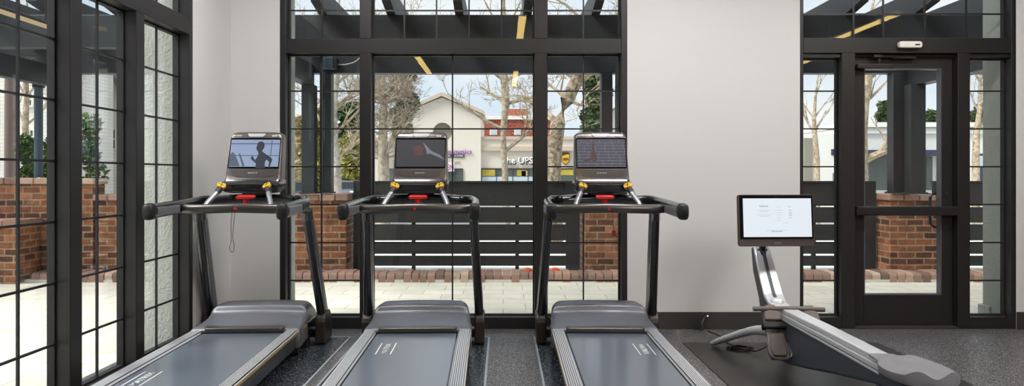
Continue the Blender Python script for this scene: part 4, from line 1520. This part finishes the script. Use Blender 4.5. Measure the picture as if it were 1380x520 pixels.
# young bare tree in the left sidelite
d = 19; B = (X(1101, d), d, GZ)
tr = [((0, 0, 0), .085), (rel(1101, 215, d, B), .075), (rel(1098, 180, d, B), .062), (rel(1097, 160, d, B), .05), (rel(1099, 130, d, B), .035), (rel(1103, 100, d, B), .02)]
tree('street_tree', B, 'young bare tree seen through the sidelite left of the door', M['bark'], M['twig'], tr,
     [(2, (.5, .1, .8), .7, .03), (2, (-.5, .1, .9), .8, .03), (3, (.6, .2, .7), .7, .025), (3, (-.4, .1, .8), .7, .025), (4, (.4, .1, .8), .6, .02), (5, (0, 0, 1), .6, .02)], 13, depth=3, kids=(2, 3), minr=.006, spread=.5)
# tree behind the door, mostly hidden by its stile
d = 21; B = (X(1158, d), d, GZ)
tr = [((0, 0, 0), .3), (rel(1158, 220, d, B), .24), (rel(1159, 180, d, B), .2), (rel(1163, 140, d, B), .17), (rel(1168, 110, d, B), .16), (rel(1168, 80, d, B), .12), (rel(1172, 40, d, B), .08)]
tree('street_tree', B, 'pale trunk showing at the left edge of the door glass', M['bark'], M['bark'], tr,
     [(1, (.85, 0, .42), 1.0, .14), (3, (.8, .2, .6), .9, .05), (4, (.7, .1, .6), .9, .05), (5, (.7, .2, .6), .9, .05), (6, (.1, 0, 1), .9, .05)], 31, depth=3, kids=(2, 3), minr=.008)
# tree in the right sidelite
d = 19; B = (X(1316, d), d, GZ)
tr = [((0, 0, 0), .1), (rel(1315, 215, d, B), .09), (rel(1316, 180, d, B), .075), (rel(1320, 150, d, B), .06), (rel(1321, 110, d, B), .04), (rel(1324, 70, d, B), .03)]
tree('street_tree', B, 'thin bare tree seen through the sidelite right of the door', M['bark'], M['twig'], tr,
     [(2, (.6, .1, .7), .7, .04), (3, (-.6, .1, .7), .6, .03), (3, (.6, .1, .7), .6, .03), (4, (-.5, .1, .8), .6, .03), (4, (.5, .1, .8), .6, .025), (5, (0, 0, 1), .6, .025)], 17, depth=4, kids=(2, 3), minr=.006)
# bare tree beyond the planter wall at the left
d = 17; B = (X(38, d), d, GZ)
tr = [((0, 0, 0), .1), (rel(37, 215, d, B), .08), (rel(34, 170, d, B), .07), (rel(36, 130, d, B), .06), (rel(33, 80, d, B), .05), (rel(36, 30, d, B), .035)]
tree('street_tree', B, 'slender bare tree in front of the cream house, far left', M['bark'], M['twig'], tr,
     [(2, (.7, .1, .7), .8, .03), (2, (-.6, .1, .8), .8, .03), (3, (.7, .1, .7), .8, .03), (3, (-.7, .1, .7), .8, .03), (4, (.6, .1, .8), .8, .03), (4, (-.6, .1, .8), .8, .03), (5, (.1, 0, 1), .8, .03)], 23, depth=4, kids=(2, 3), minr=.005)
# evergreens


def evergreen(px, py0, py1, wpx, d, label, seed, n=2600, size=.16, name='evergreen_tree', m='evergreen', group='evergreen trees', cat='tree', gz=GZ, lobes=5, holl=.25):
    B = (X(px, d), d, gz)
    top, bot = Z(py0, d), Z(py1, d)
    h = top - bot
    w = wpx * d / F / 2
    rnd = random.Random(seed)
    lb = []
    for k in range(lobes):
        q = (k + .5) / lobes
        c = (rnd.uniform(-.3, .3) * w, rnd.uniform(-.3, .3) * w, bot - gz + h * q)
        lb.append((c, (w * rnd.uniform(.7, 1.05), w * rnd.uniform(.6, .9), h / lobes * rnd.uniform(.7, .95)), n // lobes, size))
    t = empty(name, B)
    tag(t, label, cat, group)
    b = MB()
    b.tube([(0, 0, 0), (0, 0, (bot - gz) * .6 + h * .3), (.05 * w, 0, h * .7 + bot - gz)], [max(.02, w * .10), max(.015, w * .08), .01], 8)
    r2 = random.Random(seed + 1)
    for k in range(10):
        a = r2.uniform(0, 6.28); zz = bot - gz + h * r2.uniform(.1, .7)
        b.tube([(0, 0, zz * .8), (math.cos(a) * w * .4, math.sin(a) * w * .4, zz), (math.cos(a) * w * .8, math.sin(a) * w * .7, zz + h * .08)], [w * .04, w * .025, .005], 5)
    b.build('trunk', M['twig'], t)
    b = MB()
    for c, rad, nn, sz in lb:
        leaves(b, c, rad, nn, sz, rnd, holl)
    b.build('foliage', M[m], t, recalc=False)


evergreen(545, 92, 185, 34, 38, 'dark evergreen behind the twiggy tree, left of the shop gable', 3)
evergreen(803, 98, 180, 40, 32, 'dark evergreen behind the leaning mottled trunk', 4)
evergreen(1192, 138, 172, 20, 64, 'distant evergreen above the white building, seen through the door', 6, 1400, .3)
evergreen(1322, 140, 190, 26, 56, 'distant evergreen behind the thin tree right of the door', 7, 1400, .25)
evergreen(472, 140, 200, 46, 70, 'distant evergreen behind the grey barked tree', 12, 2000, .36)
evergreen(1255, 150, 176, 14, 62, 'distant evergreen right of the steel posts, seen through the door', 14, 900, .3)
for px, y0, y1, w, d, lb_, sd, mm in ((38, 186, 245, 28, 10.25, 'green leafy shrub in the planter left of the blue post', 21, 'shrub'),
                                     (64, 188, 245, 22, 10.9, 'green leafy shrub in the planter right of the blue post', 22, 'shrub'),
                                     (122, 156, 248, 34, 10.25, 'tall green shrub rising above the end of the planter wall', 23, 'shrub')):
    evergreen(px, y0, y1, w, d, lb_, sd, 900, .045, 'leafy_shrub', mm, 'leafy shrubs in the brick planter', 'shrub', gz=.015, lobes=4, holl=.1)
evergreen(474, 186, 250, 40, 58, 'yellow green bushy shrub across the street behind the parked car', 25, 2600, .26, 'leafy_shrub', 'yellowleaf', 'shrubs across the street', 'shrub')
evergreen(404, 160, 246, 22, 52, 'orange brown bushy shrub across the street beside the stucco pier', 26, 1800, .24, 'leafy_shrub', 'orangeleaf', 'shrubs across the street', 'shrub')
evergreen(430, 150, 256, 26, 60, 'yellow green shrub seen between the twin steel posts', 27, 1800, .28, 'leafy_shrub', 'yellowleaf', 'shrubs across the street', 'shrub')


# ------------------------------------------------------------------ cars
def car(px, d, label, paint, rz):
    t = empty('parked_car', (X(px, d), d, GZ), rz)
    tag(t, label, 'car', 'parked cars')
    L_, w = 4.4, 1.8
    low = [(-2.2, .30), (-2.2, .72), (-2.05, .86), (-1.0, .95), (1.5, .95), (2.1, .90), (2.2, .7), (2.2, .30)]
    MB().prism(low, -w / 2, w / 2, lambda u, v, q: (q, u, v)).build('body', M[paint], t, bevel=.08, seg=3)
    cab = [(-1.15, .93), (-.55, 1.42), (.9, 1.46), (1.75, .93)]
    MB().loft([[(s * k, u, v) for u, v in cab] for s, k in ((-1, .82), (1, .82))], smooth=False).build('cabin', M['carglass'], t, bevel=.06)
    MB().prism([(-.6, 1.40), (-.5, 1.46), (.85, 1.50), (.98, 1.44)], -.74, .74, lambda u, v, q: (q, u, v)).build('roof', M[paint], t, bevel=.02)
    for sx in (-1, 1):
        for y in (-1.35, 1.35):
            wl = MB().cyl((sx * .72, y, .32), (sx * .91, y, .32), .32, n=18).build('wheel', M['tyre'], t, bevel=.03)
            MB().cyl((sx * .9, y, .32), (sx * .93, y, .32), .19, n=12).build('hub', M['silver'], wl)
    for s in (-1, 1):
        MB().box(s * .62 - .18, s * .62 + .18, -2.215, -2.15, .66, .8).build('headlight', M['white'], t, bevel=.02)
    MB().box(-.4, .4, -2.21, -2.15, .42, .6).build('grille', M['black'], t, bevel=.01)
    MB().box(-.26, .26, -2.225, -2.19, .46, .56).build('number_plate', M['white'], t)


car(466, 50, 'grey car parked across the street behind the grey barked tree', 'carsilver', R(8))
car(398, 44, 'dark teal car parked across the street beside the stucco pier', 'cardark', R(20))

# ------------------------------------------------------------------ shop building across the street
d = 45.0
sb_ = empty('shop_building', (0, d, GZ))
tag(sb_, 'cream stucco shop building with a gable and a round niche across the street', 'building')
Y0 = 0.0
zz = lambda py, dd=d: Z(py, dd) - GZ
g0, g1, gp = X(542, d), X(648, d), X(595.5, d)
eave, peak = zz(153), zz(131)
b = MB()
# gable wall with a round hole
n = 24
cx, cz, cr_ = X(596, d), zz(178), 13 * d / F
outer = []
poly = [(g1, 0), (g1, eave), (gp, peak), (g0, eave), (g0, 0)]
circ = [(cx + cr_ * math.cos(2 * math.pi * k / n), cz + cr_ * math.sin(2 * math.pi * k / n)) for k in range(n)]
bm = bmesh.new()
ov = [bm.verts.new((u, 0, v)) for u, v in poly]
cv = [bm.verts.new((u, 0, v)) for u, v in circ]
ee = [bm.edges.new((ov[i], ov[(i + 1) % 5])) for i in range(5)] + [bm.edges.new((cv[i], cv[(i + 1) % n])) for i in range(n)]
bmesh.ops.triangle_fill(bm, use_beauty=True, use_dissolve=False, edges=ee)
ex = bmesh.ops.extrude_face_region(bm, geom=bm.faces[:])
for q_ in ex['geom']:
    if isinstance(q_, bmesh.types.BMVert):
        q_.co.y += .5
bmesh.ops.recalc_face_normals(bm, faces=bm.faces[:])
me = bpy.data.meshes.new('gable_wall'); bm.to_mesh(me); bm.free()
me.materials.append(M['stuccob'])
gw = bpy.data.objects.new('gable_wall', me); COL.objects.link(gw); gw.parent = sb_
b = MB(); b.box(cx - 1, cx + 1, .35, .45, cz - 1, cz + 1); b.build('niche_back', M['niche'], gw)
# gable roof and its trim
for s, (a, c) in ((-1, ((g0 - .2, eave - .06), (gp, peak + .06))), (1, ((g1 + .2, eave - .06), (gp, peak + .06)))):
    b = MB()
    b.prism([a, c, (c[0], c[1] + .22), (a[0], a[1] + .22)], -.3, 9.0, lambda u, v, w: (u, w, v))
    b.build('gable_trim', M['trimb'], sb_)
MB().box(g0 + .02, g1 - .02, .5, 9, 0, eave).build('gable_block', M['stuccob'], sb_)
# right wing
xr = 12.5
w0, w1_ = g1, xr
MB().box(w0, w1_, .35, 9, 0, zz(203)).build('wing_wall', M['stuccob'], sb_)
MB().box(w0, w1_, .15, 9, zz(203), zz(197)).build('wing_cornice', M['trimb'], sb_)
MB().box(w0, w1_, .35, 9, zz(197), zz(187.5)).build('wing_parapet', M['stuccob'], sb_)
MB().box(w0, w1_, .2, 9, zz(187.5), zz(183.5)).build('wing_coping', M['trimb'], sb_)
# left wing with a sloping roof edge
MB().box(-8.9, g0, .6, 9, 0, zz(190)).build('low_wing_wall', M['stuccob'], sb_)
b = MB()
b.prism([(X(497, d), zz(203)), (X(541, d), zz(183)), (X(541, d), zz(179)), (X(497, d), zz(199))], -.2, .6, lambda u, v, w: (u, w, v))
b.build('low_wing_trim', M['trimb'], sb_)
MB().box(-8.95, g0, .5, 9, zz(190), zz(182)).build('low_wing_parapet', M['stuccob'], sb_)


def shopwin(x0, x1, z0, z1, y, mats, mull):
    f = MB()
    t = .05
    f.box(x0 - t, x1 + t, y - .06, y + .1, z1, z1 + t); f.box(x0 - t, x1 + t, y - .06, y + .1, z0 - t, z0)
    f.box(x0 - t, x0, y - .06, y + .1, z0, z1); f.box(x1, x1 + t, y - .06, y + .1, z0, z1)
    for q in mull:
        f.box(q - t / 2, q + t / 2, y - .05, y + .1, z0, z1)
    fr = f.build('shop_window', M['signdark'], sb_)
    MB().box(x0, x1, y - .01, y + .06, z0, z1).build('pane', M[mats[0]], fr)
    for m_, a, c, e0, e1 in mats[1:]:
        MB().box(a, c, y - .03, y - .012, e0, e1).build('display', M[m_], fr)
    return fr


Xd = lambda px: X(px, d)
zb_ = zz(262)
shopwin(Xd(649), Xd(739), zz(258), zz(227.5), .33, ['darkglass', ('shopyellow', Xd(649.5), Xd(667), zz(237), zz(228.5)), ('shopyellow', Xd(697), Xd(709), zz(237), zz(229)), ('shopblue', Xd(649.5), Xd(718), zz(258), zz(238)), ('orangeleaf', Xd(703), Xd(711), zz(237), zz(230))],
        [Xd(q) for q in (669, 691, 712)])
shopwin(Xd(755), Xd(790), zz(258), zz(227.5), .33, ['darkglass', ('shopyellow', Xd(756), Xd(774), zz(236), zz(228.5))], [Xd(776)])
shopwin(Xd(603), Xd(623), zz(258), zz(228), -.02, ['darkglass'], [Xd(613)])
MB().box(Xd(602), Xd(619), -.08, 0, zz(218.5), zz(216.5)).build('window_hood', M['trimb'], sb_)
shopwin(Xd(511), Xd(534), zz(258), zz(228), .56, ['darkglass'], [])

# signs on the shop building
up = (0, 0, 1)
s1 = empty('shop_sign', (Xd(699), d + .3, Z(216, d)))
tag(s1, 'white raised lettering on the cream shop wall behind the pale tree', 'sign')
capz = Z(220.2, d) - Z(216, d)
bk = text_obj('letter_shadow', 'The UPS Store', M['signdark'], s1, frame_mtx((Xd(675) - Xd(699) + .06, -.06, capz - .06), (1, 0, 0), up), .42, .04, .03, 'LEFT', Xd(750) - Xd(675))  # dark offset copy standing in for the letters' drop shadow
lt = text_obj('lettering', 'The UPS Store', M['white'], s1, frame_mtx((Xd(675.5) - Xd(699), -.14, capz), (1, 0, 0), up), .405, .04, .022, 'LEFT', Xd(749) - Xd(675.5))
# shield sign
s2 = empty('shield_sign', (Xd(763), d + .3, Z(213, d)))
tag(s2, 'brown and gold shield shaped sign right of the mottled trunk', 'sign')
s2.location = (Xd(762.5), d + .3, Z(213.5, d))
sh = [(-.26, .36), (-.12, .40), (.12, .40), (.26, .36), (.27, .0), (.22, -.2), (.10, -.34), (0, -.40), (-.10, -.34), (-.22, -.2), (-.27, .0)]
MB().prism(sh, -.14, .0, lambda u, v, w: (u, w, v)).build('shield', M['upsbrown'], s2)
sh2 = [(-.22, .16), (.0, .24), (.22, .27), (.23, .0), (.19, -.18), (.09, -.29), (0, -.34), (-.09, -.29), (-.19, -.18), (-.23, .0)]
MB().prism(sh2, -.16, -.13, lambda u, v, w: (u, w, v)).build('gold_field', M['upsgold'], s2)
text_obj('lettering', 'ups', M['upsbrown'], s2, frame_mtx((0, -.165, -.09), (1, 0, 0), up), .22, .02, .012, 'CENTER', .36)
# purple sign
s3 = empty('shop_sign', (Xd(617), d - .02, Z(204, d)))
tag(s3, 'purple lettering sign over a dark strip on the gable wall', 'sign')
text_obj('lettering', 'Cosmetics', M['purple'], s3, frame_mtx((Xd(597) - Xd(617), -.04, Z(207, d) - Z(204, d)), (1, 0, 0), up), .30, .03, .012, 'LEFT', Xd(635.5) - Xd(597))
MB().box(Xd(597) - Xd(617), Xd(626) - Xd(617), -.06, .0, Z(212.3, d) - Z(204, d), Z(207.6, d) - Z(204, d)).build('strip', M['signdark'], s3, bevel=.03)
text_obj('strip_lettering', 'SPA + CARE', M['white'], s3, frame_mtx((Xd(599) - Xd(617), -.065, Z(211.3, d) - Z(204, d)), (1, 0, 0), up), .12, .01, .006, 'LEFT', Xd(624.5) - Xd(599))
# OPEN board
s4 = empty('open_sign', (Xd(603), d - .16, Z(225, d)))
tag(s4, 'white board with magenta capital letters below the purple sign', 'sign')
MB().box(Xd(590) - Xd(603), Xd(612.5) - Xd(603), -.07, -.02, Z(231, d) - Z(225, d), Z(218.5, d) - Z(225, d)).build('board', M['white'], s4)
text_obj('lettering', 'OPEN', M['magenta'], s4, frame_mtx((Xd(591) - Xd(603), -.075, Z(229, d) - Z(225, d)), (1, 0, 0), up), .36, .01, .006, 'LEFT', Xd(611.3) - Xd(591))

# red brick building behind
d = 62.0
rb = empty('brick_building', (0, d, GZ))
tag(rb, 'red brick building with a white parapet behind the shop wing', 'building')
Xd = lambda px: X(px, d)
zz = lambda py: Z(py, d) - GZ
MB().box(Xd(640), Xd(760), 0, 8, 0, zz(161)).build('wall', M['redbrick'], rb)
MB().box(Xd(639), Xd(761), -.15, 8, zz(161), zz(156)).build('parapet', M['whitewall'], rb)
MB().box(Xd(685), Xd(712), .5, 6, zz(157), zz(146)).build('roof_tower', M['redbrick'], rb)
for a, c in ((660, 670), (693, 702), (722, 731)):
    f = MB().box(Xd(a), Xd(c), -.05, .05, zz(182), zz(174)).build('window', M['whitewall'], rb)
    MB().box(Xd(a + 1.2), Xd(c - 1.2), -.08, -.045, zz(181), zz(175)).build('pane', M['shopblue'], f)

# white gabled house right of the trees
d = 36.0
wh = empty('white_house', (0, d, GZ))
tag(wh, 'white gabled house showing right of the leaning mottled trunk', 'house')
Xd = lambda px: X(px, d); zz = lambda py: Z(py, d) - GZ
pr = [(Xd(790), 0), (Xd(790), zz(173)), (Xd(838), zz(142)), (Xd(886), zz(173)), (Xd(886), 0)]
MB().prism(pr, 0, 2.4, lambda u, v, w: (u, w, v)).build('wall', M['whitewall'], wh)
b = MB()
for a, c in ((788, 838), (888, 838)):
    b.prism([(Xd(a), zz(174.5)), (Xd(c), zz(142)), (Xd(c), zz(138.5)), (Xd(a), zz(171))], -.4, 2.6, lambda u, v, w: (u, w, v))
b.build('roof', M['roof'], wh)

# cream siding houses at the left
def house(px0, px1, d, eave_y, peak_px, peak_y, label, wins, dep=9):
    t = empty('siding_house', (0, d, GZ))
    tag(t, label, 'house', 'cream siding houses')
    Xd = lambda px: X(px, d); zz = lambda py: Z(py, d) - GZ
    MB().prism([(Xd(px0), 0), (Xd(px0), zz(eave_y)), (Xd(peak_px), zz(peak_y)), (Xd(px1), zz(eave_y)), (Xd(px1), 0)], 0, dep, lambda u, v, w: (u, w, v)).build('wall', M['siding'], t)
    for a in (px0, px1):
        s = -.3 if a == px0 else .3
        MB().prism([(Xd(a) + s, zz(eave_y) - .2), (Xd(peak_px), zz(peak_y)), (Xd(peak_px), zz(peak_y) + .28), (Xd(a) + s, zz(eave_y) + .08)], -.35, dep + .3, lambda u, v, w: (u, w, v)).build('roof_slope', M['roof'], t)
    for a, c, y0, y1 in wins:
        f = MB()
        x0, x1, z0, z1 = Xd(a), Xd(c), zz(y1), zz(y0)
        q = .07
        f.box(x0 - q, x1 + q, -.08, -.01, z1, z1 + q); f.box(x0 - q, x1 + q, -.1, -.01, z0 - q, z0); f.box(x0 - q, x0, -.08, -.01, z0, z1); f.box(x1, x1 + q, -.08, -.01, z0, z1)
        f.box((x0 + x1) / 2 - .03, (x0 + x1) / 2 + .03, -.07, -.01, z0, z1); f.box(x0, x1, -.07, -.01, (z0 + z1) / 2 - .03, (z0 + z1) / 2 + .03)
        w_ = f.build('window', M['whitewall'], t)
        MB().box(x0, x1, -.03, -.012, z0, z1).build('pane', M['darkglass'], w_)


house(-110, 84, 26, 70, -10, 20, 'tall cream siding house behind the far left pole', [(36, 46, 176, 193), (36, 44, 126, 142), (-22, -8, 130, 160), (-24, -8, 185, 215)], 3.4)
house(108, 178, 30, 142, 143, 92, 'cream gabled siding house behind the tall planter shrub', [(126, 132, 180, 200), (146, 156, 175, 200)])

# white flat roofed building at the right
d = 40.0
fb = empty('white_building', (0, d, GZ))
tag(fb, 'long white flat roofed building with a dark blue awning, seen through the door', 'building')
Xd = lambda px: X(px, d); zz = lambda py: Z(py, d) - GZ
MB().box(Xd(1030), Xd(1500), 0, 10, 0, zz(180)).build('wall', M['whitewall'], fb)
MB().box(Xd(1140), Xd(1500), -.15, 9, zz(180), zz(165)).build('upper_wall', M['whitewall'], fb)
MB().box(Xd(1138), Xd(1500), -.25, 9, zz(172.5), zz(171.5)).build('roof_line', M['roof'], fb)
MB().box(Xd(1136), Xd(1265), -1.3, 0, zz(210), zz(203)).build('awning', M['awning'], fb)
for a, c in ((1140, 1160), (1166, 1196), (1246, 1256), (1262, 1285)):
    f = MB().box(Xd(a), Xd(c), -.06, .04, zz(256), zz(211)).build('shop_window', M['roof'], fb)
    MB().box(Xd(a + 1.5), Xd(c - 1.5), -.09, -.05, zz(255), zz(212)).build('pane', M['darkglass'], f)
f = MB().box(Xd(1083), Xd(1095), -.06, .04, zz(256), zz(186)).build('doorway', M['niche'], fb)
f = MB().box(Xd(1120), Xd(1128), -.06, .04, zz(209), zz(201)).build('small_window', M['awning'], fb)
f = MB().box(Xd(1122), Xd(1130), -.06, .04, zz(256), zz(233)).build('small_window', M['roof'], fb)
f = MB().box(Xd(1312), Xd(1327), -.06, .04, zz(250), zz(207)).build('shop_window', M['awning'], fb)
MB().box(Xd(1314), Xd(1325), -.09, -.05, zz(224), zz(210)).build('pane', M['shopblue'], f)

# ------------------------------------------------------------------ light
w = bpy.data.worlds.new('sky')
sc.world = w
w.use_nodes = True
nt = w.node_tree
L = nt.links.new
bg = nt.nodes['Background']
tc = N(nt, 'ShaderNodeTexCoord')
mp = N(nt, 'ShaderNodeMapping')
mp.inputs['Scale'].default_value = (1, 1, 2.6)
L(tc.outputs['Generated'], mp.inputs['Vector'])
no = N(nt, 'ShaderNodeTexNoise', Scale=3.2, Detail=6.0, Roughness=.55)
L(mp.outputs[0], no.inputs['Vector'])
rp = N(nt, 'ShaderNodeValToRGB')
rp.color_ramp.elements[0].position = .42
rp.color_ramp.elements[0].color = (.76, .87, .99, 1)
rp.color_ramp.elements[1].position = .66
rp.color_ramp.elements[1].color = (1.0, 1.0, 1.0, 1)
L(no.outputs['Fac'], rp.inputs[0])
L(rp.outputs[0], bg.inputs['Color'])
bg.inputs['Strength'].default_value = 1.08
su = bpy.data.lights.new('hazy_sun', 'SUN')
su.energy = 5.5
su.angle = R(28)
su.color = (1, .97, .92)
so = bpy.data.objects.new('hazy_sun', su)
COL.objects.link(so)
so.rotation_euler = Vector((-.66, -.30, .85)).to_track_quat('Z', 'Y').to_euler()

# ------------------------------------------------------------------ camera and colour management
cam = bpy.data.cameras.new('camera')
cam.sensor_width = 36
cam.lens = 36 * F / 1380
cam.shift_x = (690 - VX) / 1380
cam.shift_y = -(260 - VY) / 1380
cam.clip_start = .05
cam.clip_end = 400
co_ = bpy.data.objects.new('camera', cam)
COL.objects.link(co_)
co_.location = (0, 0, CH)
co_.rotation_euler = (R(90), 0, 0)
sc.camera = co_
sc.view_settings.view_transform = 'Standard'
sc.view_settings.look = 'None'
sc.view_settings.gamma = 1
sc.view_settings.use_curve_mapping = False
sc.view_settings.exposure = 0.0
cy = sc.cycles
cy.use_denoising = True
cy.max_bounces = 10
cy.diffuse_bounces = 5
cy.glossy_bounces = 5
cy.transmission_bounces = 8
cy.transparent_max_bounces = 24
cy.sample_clamp_indirect = 6
cy.caustics_reflective = False
cy.caustics_refractive = False
